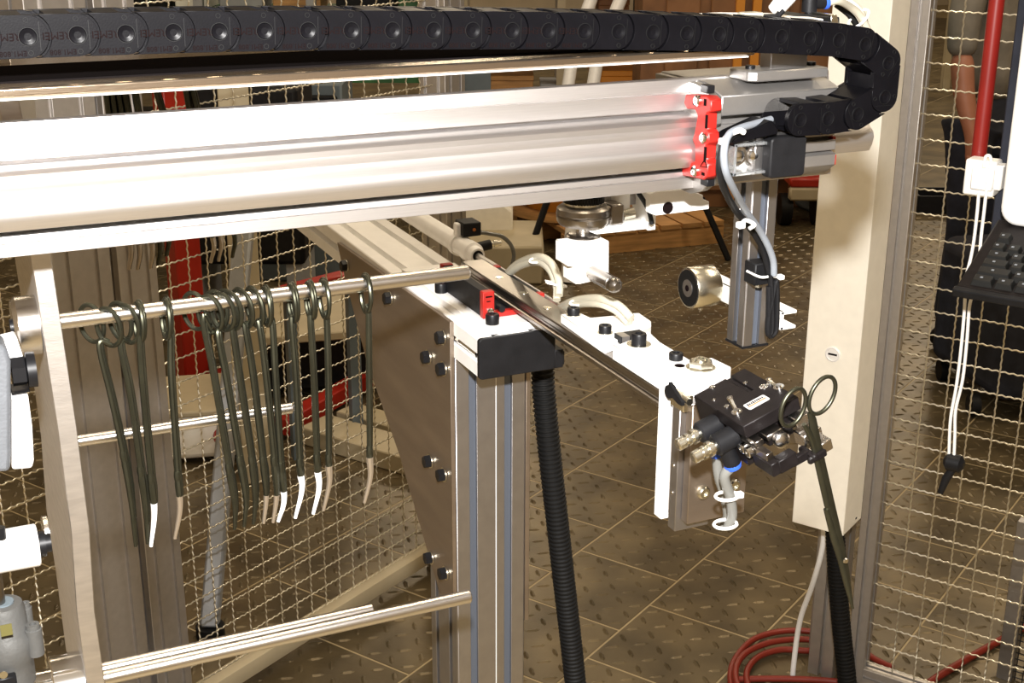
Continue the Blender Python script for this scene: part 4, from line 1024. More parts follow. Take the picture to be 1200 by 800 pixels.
MB().obox(gu(1003, 607, nu_)-Z*.0, T*.003, U*.0012, Z*.0014).build('duct_rivet', 'ink_recess', col)
wc = MB().tube(spline([gt(a, b_, 2.60) for a, b_ in ((966, 600), (964, 640), (952, 685), (938, 725), (931, 770), (928, 810), (927, 880))]), .0062, 12).build('white_cable', 'white'); tag(wc, 'white cable dropping from under the cream duct to the floor', 'cable')
hp = [gt(a, b_, 2.47) for a, b_ in ((978, 612), (980, 650), (983, 700), (987, 745), (992, 790), (997, 850), (1000, 900))]
corrugated('corrugated_hose', 'black corrugated hose hanging under the cream duct behind the held forceps tip', hp, .0205, .0085)
# red hose coil on the floor
def coil(pts): return [gz(a, b_, z) for a, b_, z in pts]
co = MB()
co.tube(spline(coil([(1046, 782, .008), (1022, 770, .008), (1000, 752, .01), (960, 741, .012), (920, 739, .012), (885, 748, .012), (864, 768, .012), (856, 790, .012), (862, 812, .012), (890, 826, .012)])), .0075, 10)
co.tube(spline(coil([(890, 826, .012), (868, 810, .022), (862, 785, .026), (874, 765, .026), (905, 752, .024), (945, 749, .02), (980, 756, .02)])), .0075, 10)
co.tube(spline(coil([(980, 756, .02), (950, 762, .012), (915, 761, .014), (888, 770, .014), (875, 788, .014), (878, 810, .01)])), .0075, 10)
co.tube(spline(coil([(855, 796, .008), (900, 795, .008), (950, 796, .008), (1000, 800, .008)])), .0075, 10)
tag(co.build('red_hose', 'hose'), 'coil of red air hose lying on the floor below the cream duct', 'hose')
o = MB().tube(spline([gz(a, b_, .01) for a, b_ in ((1088, 800), (1110, 786), (1135, 771), (1160, 757), (1200, 735), (1240, 715))]), .009, 10).build('red_hose', 'hose'); tag(o, 'red hose running across the floor behind the mesh door', 'hose')
# another framed fine mesh panel at the lower right edge
gp3 = thing('fine_mesh_panel', 'grey framed panel with fine dark mesh at the lower right edge', 'fence', gz(1168, 800, 0))
b0 = gz(1168, 815, .0); tb_ = b0.dot(T); ub_ = b0.dot(U)
tb_ = 2.86; P0 = gt(1166, 800, tb_); ub_ = P0.dot(U)
zt_ = gt(1190, 610, tb_).z
MB().prism([(0, 0), (.03, 0), (.03, .035), (0, .035)], tu(tb_, ub_-.035, 0), T, U, Z*zt_).build('stile', 'alu', gp3, .001)
fm = MB()
for k in range(0, 34): fm.tube([tu(tb_+.01, ub_-.035, .01+k*.016), tu(tb_+.01, ub_-.6, .01+k*.016)], .0016, 4, False)
for k in range(0, 34): fm.tube([tu(tb_+.01, ub_-.04-k*.016, .0), tu(tb_+.01, ub_-.04-k*.016, zt_)], .0016, 4, False)
fm.build('fine_mesh', 'bolt', gp3, stuff=True)
MB().box((0, 0, 0), (.01, .01, .01)) 
wbx = tu(tb_-.02, ub_-.06, zt_+.0)
o = MB().obox(wbx+Z*.055, T*.03, U*.035, Z*.05).build('junction_box', 'white', None, .004, 2); tag(o, 'small white box on top of the fine mesh panel at the right edge', 'box')

# ================================================================== operator panel at right: keyboard, pole, monitor
K0 = gd(1120, 335, 1.65); th = math.radians(19); kv = (T*math.cos(th)+Z*math.sin(th)).normalized(); kr = -U; kn = kr.cross(kv).normalized()
kb = thing('keyboard', 'black keyboard on a tilted tray at the right edge', 'keyboard', K0+kr*.2+kv*.08)
KW, KH = .46, .165
def kp(a, b_, c): return K0+kr*a+kv*b_+kn*c
MB().obox(kp(KW/2, KH/2, -.008), kr*KW/2, kv*KH/2, kn*.008).build('base', 'black_metal', kb, .003, 2)
MB().obox(kp(KW/2, -.004, -.005), kr*(KW/2+.002), kv*.005, kn*.0055).build('front_lip', 'black', kb, .002, 2)
def kcap(w_):
    b = MB(); q_ = w_/2-.001; h_ = .0085
    vs = [kr*(sx*q_)+kv*(sy*h_) for sx, sy in ((-1, -1), (1, -1), (1, 1), (-1, 1))]+[kr*(sx*(q_-.0025))+kv*(sy*(h_-.002)+.0008)+kn*.007 for sx, sy in ((-1, -1), (1, -1), (1, 1), (-1, 1))]
    b.add(vs, [(0, 1, 5, 4), (1, 2, 6, 5), (2, 3, 7, 6), (3, 0, 4, 7), (4, 5, 6, 7)]); b.add([kr*x_+kv*y_+kn*.0072 for x_, y_ in ((-.001, -.001), (.001, -.001), (.001, .002), (-.001, .002))], []); return b
caps = {}
rows = [(.016, [.028, .024, .024, .115, .024, .024]), (.035, [.043]+[.019]*10), (.054, [.034]+[.019]*11), (.073, [.0285]+[.019]*12), (.092, [.019]*13), (.116, [.019, 0, .019, .019, .019, .019])]
MK = {}
for ry, ks in rows:
    xk = .014
    for w_ in ks:
        if w_ == 0: xk += .019; continue
        if w_ not in MK:
            o = kcap(w_).build('key', 'keycap', None, .0006); MK[w_] = o
            lg = MB().obox(kn*.0072-kr*.002+kv*.001, kr*.0016, kv*.0014, kn*.0002).build('key_legend', 'grey_cable', None); lg.parent = o
        else:
            s0_ = MK[w_]; o = dup(s0_); lg = dup(s0_.children[0], o)
        o.parent = kb; o.location = kp(xk+w_/2, ry, 0)-ORG[kb.name]; xk += w_
tray = thing('console_bracket', 'dark bracket under the keyboard at right', 'bracket', kp(.24, .1, -.25))
MB().obox(kp(.26, .08, -.035), kr*.18, kv*.06, kn*.012).build('tray', 'black_metal', tray, .004)
MB().obox(kp(.36, .22, -.06), kr*.03, T*.10, Z*.02).build('arm', 'black_metal', tray, .003)
# dark backing column, red pole, monitor
dp_ = 1.86
bc = thing('console_column', 'black upright console board behind the red pole', 'panel', gd(1150, 350, dp_))
va = gd(1136, 345, dp_); vb3 = gd(1200, 345, dp_)
ta = va.dot(T); ua_ = va.dot(U)
MB().prism([(ta+.02, ua_-.012), (ta+.02, ua_-.35), (ta+.06, ua_-.35), (ta+.06, ua_-.012)], (0, 0, va.z), T, U, Z*.95).build('board', 'navy', bc, .002)
rp = gd(1146, 190, 1.84); 
po = thing('red_pole', 'round red painted pole standing beside the white monitor', 'pole', rp)
MB().cyl(rp, rp+Z*.7, .0102, 24).build('tube', 'redpole', po)
clb = thing('switch_socket', 'white socket box with a white cord loop below the red pole', 'socket', gd(1152, 225, 1.80))
v0 = gt(1131, 225, rp.dot(T)-.03); v1 = gt(1172, 188, rp.dot(T)-.03)
cc = (v0+v1)/2; hw = abs((v0-v1).dot(U))/2; hz = (v1.z-v0.z)/2
MB().obox(cc, U*hw, T*.015, Z*hz).build('box', 'white', clb, .003, 2)
MB().obox(cc-T*.017-U*hw*.25, U*hw*.72, T*.004, Z*hz*.62).build('rocker', 'white', clb, .002)
MB().obox(cc-U*hw*1.1+Z*hz*.1, U*hw*.3, T*.012, Z*hz*.7).build('side_lug', 'white', clb, .002)
tt_ = (cc-T*.022).dot(T)
for nm, pth, lab in (('power_cord', ((1153, 196), (1155, 184), (1160, 183), (1161, 192), (1157, 215), (1153, 250), (1150, 275), (1148, 300)), 'white cord looping over the socket box and down behind the keyboard'),
                     ('power_cord', ((1147, 226), (1145, 250), (1140, 290), (1133, 320), (1127, 333), (1131, 345), (1127, 400), (1121, 450), (1114, 490), (1112, 532)), 'white cord passing the keyboard corner down to the black plug, left one'),
                     ('power_cord', ((1140, 345), (1136, 360), (1133, 400), (1128, 445), (1120, 480), (1119, 510), (1118, 534)), 'white cord hanging below the keyboard down to the black plug, right one')):
    o = MB().tube(spline([gt(a, b_, tt_-(.0 if b_ < 300 else .02)) for a, b_ in pth]), .0022, 8).build(nm, 'white'); tag(o, lab, 'cord')
pgp = gt(1118, 542, tt_-.02)
pg = thing('black_plug', 'black plug with short tail hanging on two white cords', 'plug', pgp)
MB().tube([pgp+U*.014, pgp+U*.009, pgp-U*.009, pgp-U*.014], 1, 14, True, [.006, .0125, .0125, .006]).build('plug_body', 'black', pg)
MB().tube([pgp-Z*.008, gt(1109, 560, tt_-.02), gt(1102, 577, tt_-.02)], 1, 10, True, [.0055, .0062, .0045]).build('tail', 'black', pg)
mn = thing('monitor', 'white monitor housing cut by the right edge', 'monitor', gd(1185, 260, 1.74))
m0 = gd(1170, 262, 1.74); tm_ = m0.dot(T); um_ = m0.dot(U)
MB().prism(rrect(.40, .62, .022, 6, -.20, .31), tu(tm_, um_, m0.z), -U*-1, Z, T*.06).build('housing', 'white', mn, .004, 2)
MB().prism(rrect(.33, .50, .004, 2, -.24, .33), tu(tm_-.0015, um_, m0.z), -U*-1, Z, T*.002).build('screen', 'ink_recess', mn)

# ================================================================== person behind the door
def person():
    base = gz(1122, 402, 0)
    rt = thing('person', 'person in a grey shirt and dark trousers standing behind the mesh door', 'person', base)
    fw = (EYE-base); fw.z = 0; fw.normalize(); rgt = Vector((-fw.y, fw.x, 0))   # facing the camera side, turned
    face = (rgt*.85+fw*.5).normalized(); side = Vector((-face.y, face.x, 0))
    B = base
    def sk(name, m, chains, sub=2):
        me = bpy.data.meshes.new(name); vs = []; es = []; rr_ = []
        idx = {}
        for ch in chains:
            prev = None
            for key, p, r in ch:
                if key not in idx: idx[key] = len(vs); vs.append(p); rr_.append(r)
                if prev is not None: es.append((prev, idx[key]))
                prev = idx[key]
        off = ORG[rt.name]
        me.from_pydata([v-off for v in vs], es, []); o = bpy.data.objects.new(name, me); SC.collection.objects.link(o)
        sm = o.modifiers.new('skin', 'SKIN'); o.modifiers.new('sub', 'SUBSURF').levels = sub
        for i, r in enumerate(rr_):
            me.skin_vertices[0].data[i].radius = (r, r)
        me.skin_vertices[0].data[0].use_root = True
        me.materials.append(M[m]); o.modifiers['sub'].render_levels = sub; sm.use_smooth_shade = True
        o.parent = rt; ORG[o.name] = off; return o
    def P(f_, s_, z): return B+face*f_+side*s_+Z*z
    hip = .95
    body = [[('pelvis', P(0, 0, .98), .15), ('belly', P(.01, 0, 1.15), .14), ('chest', P(.01, 0, 1.35), .155), ('neckb', P(0, 0, 1.50), .075), ('neck', P(.01, 0, 1.56), .055), ('head', P(.02, 0, 1.66), .09), ('crown', P(.01, 0, 1.76), .08)],
            ]
    sk('body', 'skin', [[('neckb', P(0, 0, 1.46), .07), ('neck', P(.01, 0, 1.54), .055), ('chin', P(.035, 0, 1.585), .068), ('head', P(.02, 0, 1.66), .088), ('crown', P(.01, 0, 1.74), .072)]])
    sk('shirt', 'shirt', [[('pelvis', P(0, 0, .96), .145), ('belly', P(.01, 0, 1.12), .145), ('chest', P(.0, 0, 1.32), .155), ('neckb', P(0, 0, 1.47), .08)],
                          [('chest', P(0, 0, 1.32), .155), ('sh1', P(0, .17, 1.42), .075), ('up1', P(.01, .22, 1.28), .062), ('el1', P(.02, .235, 1.14), .055)],
                          [('chest', P(0, 0, 1.32), .155), ('sh2', P(0, -.17, 1.42), .075), ('up2', P(.01, -.22, 1.28), .062), ('el2', P(.02, -.235, 1.14), .055)]])
    sk('trousers', 'navy', [[('pelvis', P(0, 0, .97), .14), ('h1', P(0, .09, .86), .098), ('k1', P(.03, .10, .50), .068), ('a1', P(0, .10, .10), .058)],
                            [('pelvis', P(0, 0, .97), .14), ('h2', P(0, -.09, .86), .098), ('k2', P(.03, -.10, .50), .068), ('a2', P(0, -.10, .10), .058)]])
    for s_ in (1, -1):
        sk('arm', 'skin', [[('e', P(.02, s_*.235, 1.17), .045), ('f', P(.05, s_*.24, 1.02), .041), ('w', P(.10, s_*.235, .88), .029), ('palm', P(.115, s_*.232, .82), .038), ('pk', P(.12, s_*.23, .775), .034)]]+
           [[('pk', P(.12, s_*.23, .775), .034), (f'fa{k}', P(.135+.018*(k-1.5), s_*.228, .735), .0105), (f'fb{k}', P(.135+.018*(k-1.5), s_*.222, .70-.008*abs(k-1.5)), .009)] for k in range(4)]+
           [[('palm', P(.115, s_*.232, .82), .038), ('t1', P(.155, s_*.222, .80), .012), ('t2', P(.17, s_*.215, .765), .010)]])
        sk('shoe', 'rubber', [[('heel', P(-.06, s_*.10, .045), .042), ('mid', P(.05, s_*.105, .045), .042), ('toe', P(.17, s_*.115, .035), .032)]])
    sk('hair', 'hair', [[('a', P(-.03, 0, 1.66), .075), ('b', P(-.02, 0, 1.74), .085), ('c', P(.04, 0, 1.775), .05)]])
    for s_ in (1, -1):
        MB().lathe(P(.095, s_*.032, 1.665), face, [(0, .012), (.004, .009), (.006, .003)], 12).build('eye', 'white', rt)
        MB().tube([P(.02, s_*.085, 1.69), P(.015, s_*.098, 1.66), P(.02, s_*.088, 1.62)], .009, 8).build('ear', 'skin', rt)
    MB().tube([P(.10, 0, 1.67), P(.122, 0, 1.635), P(.10, 0, 1.625)], .010, 8, True, [.006, .013, .008]).build('nose', 'skin', rt)
    MB().tube([P(.092, .022, 1.598), P(.10, 0, 1.596), P(.092, -.022, 1.598)], .005, 8).build('mouth', 'redpaint', rt)
person()

# ================================================================== workshop behind the fences
def cuboid(b, c, w_, d_, z0, z1, rot=0.0):
    a = Vector((math.cos(rot), math.sin(rot), 0)); e = Vector((-math.sin(rot), math.cos(rot), 0))
    return b.obox(Vector((c.x, c.y, (z0+z1)/2)), a*w_/2, e*d_/2, Z*(z1-z0)/2)
VR = -YAW   # square to the hall, facing the machine
ca = Vector((math.cos(VR), math.sin(VR), 0)); ce = Vector((-math.sin(VR), math.cos(VR), 0))
# red stand behind the left mesh
b0 = gz(228, 470, 0); s_ = dist(b0)/FOC
st = thing('red_lift_stand', 'red painted lift column on red floor bars behind the left mesh', 'stand', b0)
zt_ = 1.15
cuboid(MB(), b0, .095, .08, .04, zt_, .3).build('column', 'redpaint', st, .006, 2)
for a, b_ in (((165, 476), (300, 432)), ((228, 440), (260, 462))):
    p = gz(*a, .06); q2 = gz(*b_, .06); d = (q2-p).normalized(); n_ = Z.cross(d)
    MB().obox((p+q2)/2, d*(q2-p).length/2, n_*.04, Z*.03).build('floor_bar', 'redpaint', st, .004)
p = gz(330, 500, .05); q2 = gz(470, 420, .05); d = (q2-p).normalized()
o = MB().obox((p+q2)/2, d*(q2-p).length/2, Z.cross(d)*.03, Z*.03).build('red_floor_bar', 'redpaint', None, .004); tag(o, 'red bar lying on the floor left of the brown side plate', 'bar')
p = gz(330, 345, .55); q2 = gz(420, 322, .55); d = (q2-p).normalized()
o = MB().obox((p+q2)/2, d*(q2-p).length/2, Z.cross(d)*.025, Z*.022).build('red_crossbar', 'redpaint', None, .004)
o2 = thing('red_trestle', 'red trestle bar on legs seen above the right part of the forceps rod', 'trestle', Vector(((p+q2)/2)[:2]+(0,)))
o.parent = o2; o.matrix_parent_inverse = Matrix.Translation(-Vector(o2.location)); ORG[o.name] = ORG[o2.name]
for f_ in (.1, .9):
    c = p.lerp(q2, f_); MB().box((c.x-.018, c.y-.018, 0), (c.x+.018, c.y+.018, .53)).build('leg', 'slate', o2)
def cream_cart():
    c = gz(215, 520, 0); t = thing('cream_cabinet', 'low cream cabinet with a red knob behind the left mesh', 'cabinet', c)
    b1 = c-ce*.03+ca*.02
    cuboid(MB(), b1, .42, .30, .02, .17, VR+.2).build('body', 'cream', t, .02, 3)
    cuboid(MB(), b1, .46, .34, .17, .19, VR+.2).build('top', 'cream_dim', t, .006, 2)
    v = b1+ca*.16-ce*.15+Z*.11
    MB().lathe(v, -ce, [(-.02, .03), (.02, .034), (.03, .028)], 18).build('red_knob', 'redpaint', t)
cream_cart()
# cream machine legs and beams behind the forceps
def leg(label, px, pyb, w_, ztop, m='cream_dim', name='machine_leg', rot=0.2):
    c = gz(px, pyb, 0); o = cuboid(MB(), c, w_, w_, 0, ztop, VR+rot).build(name, m, None, .004, 2); return tag(o, label, 'leg')
leg('cream machine leg seen through the mesh behind the crowded forceps', 302, 560, .085, 1.25, 'cream_dim')
f0 = gz(247, 745, 0); f1 = gd(291, 235, 3.15)
ll = thing('leaning_leg', 'dull grey leg leaning behind the mesh fence, bright at its top', 'leg', f0)
dl = (f1-f0).normalized(); MB().obox((f0+f1)/2+Z*.03, dl*(f1-f0).length/2, ca*.022, dl.cross(ca)*.02).build('bar', 'grey_paint', ll, .006)
MB().cyl(f0, f0+Z*.03, .035, 16).build('foot', 'rubber', ll)
bn = thing('work_bench', 'cream bench with dark shelf behind the mesh, right of the red column', 'bench', gz(385, 480, 0))
cb = gz(385, 480, 0)+ce*.35
cuboid(MB(), cb, .80, .55, .23, .26, VR+.25).build('bench_top', 'cream_dim', bn, .004)
cuboid(MB(), cb, .70, .42, .03, .225, VR+.25).build('dark_drawer_unit', 'black', bn, .01)
for sx, sy in ((-1, -1), (1, -1), (-1, 1), (1, 1)):
    q_ = cb+Vector((math.cos(VR+.25), math.sin(VR+.25), 0))*sx*.37+Vector((-math.sin(VR+.25), math.cos(VR+.25), 0))*sy*.24
    cuboid(MB(), q_, .045, .045, 0, .23, VR+.25).build('leg', 'cream_dim', bn)
p1 = gz(560, 610, 0)
bl_ = thing('pale_skid', 'long pale wooden skid lying on the floor behind the brown side plate', 'skid', gz(420, 525, 0))
p = gz(378, 505, .03); q2 = gz(480, 535, .03); d = (q2-p).normalized(); MB().obox((p+q2)/2, d*.22, Z.cross(d)*.07, Z*.03).build('board', 'cream_dim', bl_, .004)
d2 = Z.cross(d); MB().obox((p+q2)/2+d2*.16, d*.22, d2*.05, Z*.025).build('board', 'cream_dim', bl_, .004)
# black equipment box high up behind left mesh
bx = thing('black_case', 'black case standing beside the red column behind the left mesh', 'case', gz(275, 420, 0))
cuboid(MB(), gz(275, 420, 0)+ce*.45, .50, .4, .3, 1.0, VR).build('body', 'black', bx, .02, 2)
for sx in (-1, 1): cuboid(MB(), gz(275, 420, 0)+ce*.45+ca*.2*sx, .06, .36, 0, .3, VR).build('foot', 'grey_paint', bx)
bx = thing('dark_case', 'dark case low behind the forceps, right of the cream leg', 'case', gz(372, 470, 0))
cuboid(MB(), gz(345, 330, 0)+ce*.2, .5, .4, .0, .9, VR).build('body', 'slate', bx, .01)
cuboid(MB(), gz(345, 330, 0)+ce*.2, .46, .42, .55, .85, VR).build('door', 'black', bx, .01)
# cream machine housing and wooden reels behind the rail
ch = thing('cream_machine', 'cream machine housing with cut corner behind the air cylinder', 'machine', gz(575, 300, 0))
b0 = gz(585, 345, 0)
cuboid(MB(), b0+ce*.4-ca*.0, .40, .5, 0, .18, VR).build('plinth', 'cream_dim', ch, .01)
dd = b0+ce*.45
w0 = onp(553, 300, ce, dd.dot(ce)); pp = [(540, 236), (586, 236), (601, 248), (601, 300), (540, 300)]
P_ = [onp(a, b_, ce, dd.dot(ce)) for a, b_ in pp]
MB().prism([((v-w0).dot(ca), v.z) for v in P_], (w0.x, w0.y, 0), ca, Z, ce*.3).build('housing', 'cream', ch, .01)
cuboid(MB(), gz(535, 320, 0)+ce*.75, .3, .1, 0, .9, VR).build('back_panel', 'slate', ch)
def plank_pallet(label, px, py, n, w_, dz, rot, m='wood', grp=None, z0=0.0):
    c = gz(px, py, 0); t = thing('wood_pallet', label, 'pallet', c, grp)
    a = Vector((math.cos(VR+rot), math.sin(VR+rot), 0)); e = Vector((-math.sin(VR+rot), math.cos(VR+rot), 0))
    c = c+e*.42+a*.32
    for k in range(n):
        MB().obox(c+a*((k+.5)/n-.5)*w_+Z*(z0+dz-.012), a*(w_/n*.44), e*.42, Z*.012).build('plank', m, t)
    for s2 in (-1, 0, 1):
        MB().obox(c+e*.36*s2+Z*(z0+(dz-.024)/2), a*w_/2, e*.05, Z*(dz-.024)/2).build('runner', m, t)
    return t
def reel(label, px, py, R0, hgt, z0=0.0, m='wood', grp='wooden cable reels'):
    c = gz(px, py, 0)+ce*R0; t = thing('cable_reel', label, 'reel', c+Z*z0, grp)
    for zz in (0.0, hgt-.03): MB().lathe(c+Z*(z0+zz), Z, [(0, R0), (.03, R0)], 32).build('flange', m, t)
    MB().lathe(c+Z*(z0+.03), Z, [(0, R0*.72), (hgt-.06, R0*.72)], 28).build('wound_cable', 'orange' if m == 'wood' else 'wood_dark', t)
    return t
plank_pallet('pale wooden pallet under the wooden reels behind the white swivel block', 690, 300, 7, .85, .12, .35)
reel('lower wooden cable reel lying on the pallet behind the swivel unit', 672, 292, .34, .17, .13)
reel('upper wooden cable reel on top of the other reel behind the swivel unit', 668, 286, .30, .16, .305)
# black tripods / struts
for lab, pts in (('thin black strut leaning at the reels behind the swivel unit', ((645, 225), (632, 262), (612, 322))), ('thin black strut slanting to the floor left of the hanging post', ((822, 232), (838, 268), (854, 305)))):
    dpt = dist(gz(*pts[-1], 0))
    o = MB().tube([gd(a, b_, dpt) for a, b_ in pts], .016, 8).build('tripod_leg', 'black'); tag(o, lab, 'strut')
# low red trolley
c = gz(940, 268, 0); t = thing('low_trolley', 'low red and cream trolley on the floor left of the cream duct', 'trolley', c)
cuboid(MB(), c+ce*.2+ca*.05, .26, .4, .22, .27, VR).build('deck', 'redpaint', t, .01)
cuboid(MB(), c+ce*.02+ca*.03, .22, .05, .15, .22, VR).build('front_rail', 'cream_dim', t, .01)
for sx in (-.08, .1): MB().lathe(c+ca*sx+ce*.1+Z*.085, ca, [(-.03, .085), (.03, .085)], 20).build('wheel', 'rubber', t)
cuboid(MB(), c+ce*.35+ca*.02, .2, .2, .27, .36, VR).build('load', 'black', t, .02)
c = gz(966, 246, 0); t = thing('dark_pedal', 'dark pedal unit on the floor beyond the red trolley', 'pedal', c); cuboid(MB(), c, .25, .3, 0, .09, VR+.3).build('body', 'slate', t, .03, 2); cuboid(MB(), c-ca*.05, .12, .1, .09, .12, VR+.3).build('pad', 'rubber', t, .01)
# black stool legs in the middle right gap
c = gz(1092, 245, 0); t = thing('black_crate', 'open black crate on the floor behind the mesh door frame', 'crate', c)
for sx in (-1, 1): cuboid(MB(), c+ca*.11*sx, .012, .22, 0, .10, VR).build('side', 'black', t)
for sy in (-1, 1): cuboid(MB(), c+ce*.11*sy, .22, .012, 0, .10, VR).build('end', 'black', t)
cuboid(MB(), c, .22, .22, 0, .012, VR).build('bottom', 'black', t)
# shelving at the far side: uprights, planks, boxes (everything seen above and below the cable chain)
def shelf_rack(px0, px1, dpt, levels, m_up='cream_dim', m_pl='wood', lab='', ztop=1.9):
    a = gd(px0, 200, dpt); b_ = gd(px1, 200, dpt); a.z = b_.z = 0
    t = thing('storage_rack', lab, 'rack', (a+b_)/2); d = (b_-a).normalized(); n_ = Z.cross(d); L = (b_-a).length
    nu = max(2, int(L/.55)+1)
    for k in range(nu):
        for s2 in (0, .4):
            c = a+d*(L*k/(nu-1))+n_*s2; cuboid(MB(), c, .05, .05, 0, ztop, math.atan2(d.y, d.x)).build('upright', m_up, t)
    for z_ in levels:
        for s2 in range(3): MB().obox((a+b_)/2+n_*(.02+.17*s2)+Z*z_, d*L/2, n_*.08, Z*.015).build('plank', m_pl, t)
    return t, a, d, n_, L
t, a, d, n_, L = shelf_rack(545, 765, 8.6, (.35, .78, 1.12), lab='far storage rack with wooden boards behind the right half of the chain')
BX = ['wood', 'wood_dark', 'orange', 'green', 'cream_dim', 'grey_paint', 'black', 'slate']
def carton(lab, c, w_, d_, h_, m, rot, grp=None):
    t = thing('storage_box', lab, 'box', c, grp)
    cuboid(MB(), c, w_, d_, c.z, c.z+h_*.86, rot).build('body', m, t, .004)
    cuboid(MB(), c, w_*1.03, d_*1.03, c.z+h_*.86, c.z+h_, rot).build('lid', m, t, .003); return t
BX2 = ['cream', 'black', 'cream_dim', 'grey_paint', 'green', 'black', 'wood', 'cream']
CN = dict(wood='wooden', wood_dark='brown', orange='orange', green='green', cream_dim='beige', grey_paint='grey', black='black', slate='slate', cream='cream')
_cnt = {}
def boxlab(k, z_, rack, L_):
    i = _cnt.get((rack, z_), 0); _cnt[(rack, z_)] = i+1
    m_ = L_[(k*5) % 8] if L_ is BX else L_[(k*3) % 8]
    shelf = 'lowest' if z_ < .5 else ('middle' if z_ < .9 else 'top')
    return f"{CN[m_]} storage box, {('first','second','third','fourth','fifth','sixth','seventh','eighth','ninth','tenth')[i]} from the left on the {shelf} board of the {rack}".replace('from the left ', 'from left ')
k = 0
for z_ in (.365, .795, 1.135):
    x_ = .15
    while x_ < L-.1:
        w_ = random.uniform(.16, .34); h_ = random.uniform(.14, .3)
        carton(boxlab(k, z_, 'far rack', BX), a+d*(x_+w_/2)+n_*.2+Z*z_, w_, .3, h_, BX[(k*5) % 8], math.atan2(d.y, d.x), 'boxes on the far rack'); x_ += w_+random.uniform(.03, .12); k += 1
t, a, d, n_, L = shelf_rack(120, 500, 7.6, (.30, .70, 1.05, 1.35), 'grey_paint', 'green', 'green boarded rack behind the left mesh and chain', 1.75)
for z_ in (.315, .715, 1.065):
    x_ = .12
    while x_ < L-.1:
        w_ = random.uniform(.14, .32); h_ = random.uniform(.14, .28)
        carton(boxlab(k, z_, 'green boarded rack', BX2), a+d*(x_+w_/2)+n_*.2+Z*z_, w_, .3, h_, BX2[(k*3) % 8], math.atan2(d.y, d.x), 'boxes on the green boarded rack'); x_ += w_+random.uniform(.02, .10); k += 1
# tall wooden cupboard and cream tripod behind the chain
c = gd(872, 150, 7.4); c.z = 0
t = thing('wood_cupboard', 'brown wooden cupboard with orange door posts behind the chain bracket', 'cupboard', c)
cuboid(MB(), c+ce*.3, 1.15, .5, 0, 1.8, VR).build('carcass', 'wood_dark', t)
for xx in (-.36, -.12, .12, .36): cuboid(MB(), c+ca*xx+ce*.03, .18, .04, .1, 1.75, VR).build('door', 'wood_dark', t, .006)
for xx in (-.06, .03): cuboid(MB(), c+ca*xx+ce*0.0, .045, .04, 0.05, 1.78, VR).build('post', 'orange', t)
for lab, pts, fp in (('left white leg of a stand behind the chain at top centre', ((700, -20), (688, 12), (672, 60), (647, 222)), (612, 322)), ('right white leg of a stand behind the chain at top centre', ((735, -20), (722, 12), (700, 70), (674, 225), (664, 331)), (664, 331))):
    dpt = dist(gz(*fp, 0))
    o = MB().tube([gd(a_, b_, dpt) for a_, b_ in pts], .030, 10).build('stand_leg', 'alu_bright'); tag(o, lab, 'leg')
# green machine right of the cream duct
c = gd(1067, 60, 4.5); c.z = 0
t = thing('green_machine', 'green machine with orange base seen between duct and door frame', 'machine', c)
cuboid(MB(), c+ce*.2, .09, .4, .92, 1.6, VR).build('upper_body', 'green', t, .02)
cuboid(MB(), c+ce*.2, .09, .4, .55, .92, VR).build('base', 'orange', t, .02)
cuboid(MB(), c+ce*.2, .08, .36, 0, .55, VR).build('plinth', 'slate', t, .02)
# tan post, seen through the door
c = gz(1107, 104, 0)
o = cuboid(MB(), c, .07, .07, 0, 1.05, VR).build('tan_post', 'cream_dim', None, .004); tag(o, 'narrow tan post far behind the mesh door, near the red pole', 'post')
# made-up wheeled block standing in for the dark trousers of a second person
c = gz(1185, 500, 0); t = thing('trousers_stand_in', 'dark cloth block in place of the trousers of a second person, under the keyboard', 'trolley', c)
cuboid(MB(), c+ce*.28+ca*.10, .42, .5, .08, .55, VR+.2).build('trousers_block', 'navy', t, .05, 3)
for sx in (-.1, .28):
    for sy in (.1, .45): MB().lathe(c+ca*sx+ce*sy+Z*.04, ca, [(-.015, .04), (.015, .04)], 14).build('wheel', 'rubber', t)

# ================================================================== bits on top of the chain bracket
YV = .93
el = thing('elbow_fitting', 'black elbow air fitting with blue ring above the chain bracket', 'fitting', gy(948, 20, YV))
va = gy(948, 14, YV); vb2 = gy(948, -12, YV); ve = gy(960, 3, YV); vf = gy(1026, 3, YV)
s_ = dist(va)/FOC
MB().lathe(va, Z, [(-.004, 5*s_), (0, 5*s_), (0, 9*s_), (.03, 9*s_)], 22).build('body', 'black', el)
xx = gy(947, 4, YV); MB().lathe(xx, X, [(0, 7*s_), (22*s_, 7*s_)], 20).build('branch', 'black', el)
MB().lathe(xx+X*22*s_, X, [(0, 7*s_), (2.5*s_, 8*s_), (5*s_, 7.5*s_)], 20).build('release_ring', 'blue', el)
p0 = xx+X*26*s_
o = MB().tube(spline([p0, p0+X*.012+Z*.001, gy(996, 8, YV+.01), gy(1009, 20, YV+.015), gy(1020, 44, YV+.02), gy(1026, 70, YV+.03)]), 4.6*s_, 12).build('air_tube', 'tube'); tag(o, 'white air tube curving down from the blue ringed elbow', 'tube')
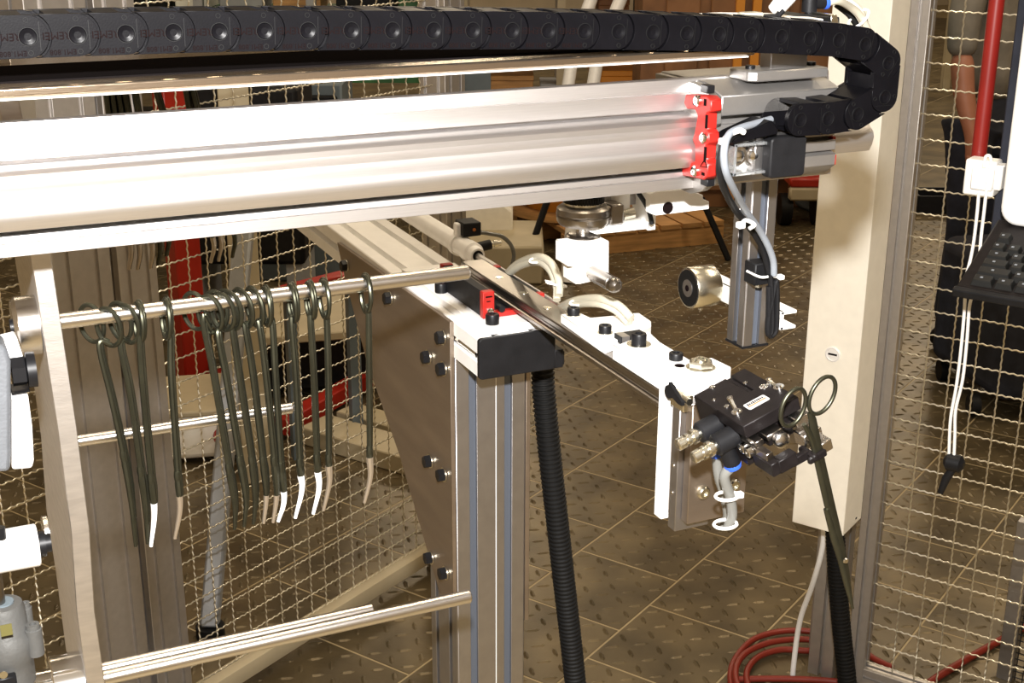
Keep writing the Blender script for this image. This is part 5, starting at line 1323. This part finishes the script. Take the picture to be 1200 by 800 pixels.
o = MB().tube(spline([gy(975, -8, YV+.04), gy(995, 2, YV+.03), gy(1008, 14, YV+.025), gy(1014, 30, YV+.03), gy(1018, 60, YV+.035)]), 4.6*s_, 12).build('air_tube', 'tube'); tag(o, 'second white air tube just behind the curved one', 'tube')
o = MB().tube(spline([gy(980, 5, YV+.035), gy(996, 18, YV+.03), gy(1006, 35, YV+.03), gy(1010, 60, YV+.035)]), 4*s_, 10).build('black_air_tube', 'rubber'); tag(o, 'black tube under the two white air tubes', 'tube')
MB().torus(gy(1006, 22, YV+.02), (X+Z).normalized(), Y, .0105, .009, .0011, 20, 6).build('cable_tie', 'white', None)
tag(SC.objects['cable_tie'] if False else SC.collection.objects[-1], 'white tie around the air tubes at the top', 'cable tie')
vp = thing('valve_terminal', 'flat aluminium valve strip with black parts lying behind the chain top', 'valve', gy(930, 28, .9))
def yb_(pts, y, d_, nm, m): return MB().prism(polyY(pts, y), (0, y, 0), X, Z, Y*d_).build(nm, m, vp, .0005)
yb_([(840, 30), (840, 23), (885, 21), (965, 22), (965, 32)], .885, .05, 'strip', 'alu_bright')
yb_([(930, 19), (948, 17), (960, 19), (984, 20), (984, 29), (952, 30), (930, 22)], .905, .03, 'black_carrier', 'black')
yb_([(958, 30), (958, 20), (974, 20), (974, 30)], .895, .012, 'black_coil', 'rubber')
yb_([(974, 31), (974, 17), (981, 17), (984, 31)], .90, .03, 'end_lug', 'zinc')
rs2 = thing('reed_sensor', 'small translucent sensor with black cable lying on the valve strip', 'sensor', gy(880, 22, .88))
va = gy(868, 22, .88); vb2 = gy(890, 21.5, .88)
MB().obox((va+vb2)/2, X*(vb2.x-va.x)/2, Y*.006, Z*.0048).build('body', 'tube', rs2, .001)
MB().cyl(vb2, gy(910, 21, .88), .0032, 10).build('cable_boot', 'black', rs2)
MB().tube([gy(905, 21, .88), gy(911, 19, .88), gy(917, 12, .88)], .0026, 8).build('cable', 'black', rs2)
o = MB().tube([gy(908, 13, .885), gy(924, -6, .885), gy(935, -20, .885)], 1, 12, True, [.0062, .0072, .0072]).build('white_tag', 'white'); tag(o, 'white cable marker sleeve at the top of the picture', 'sleeve')
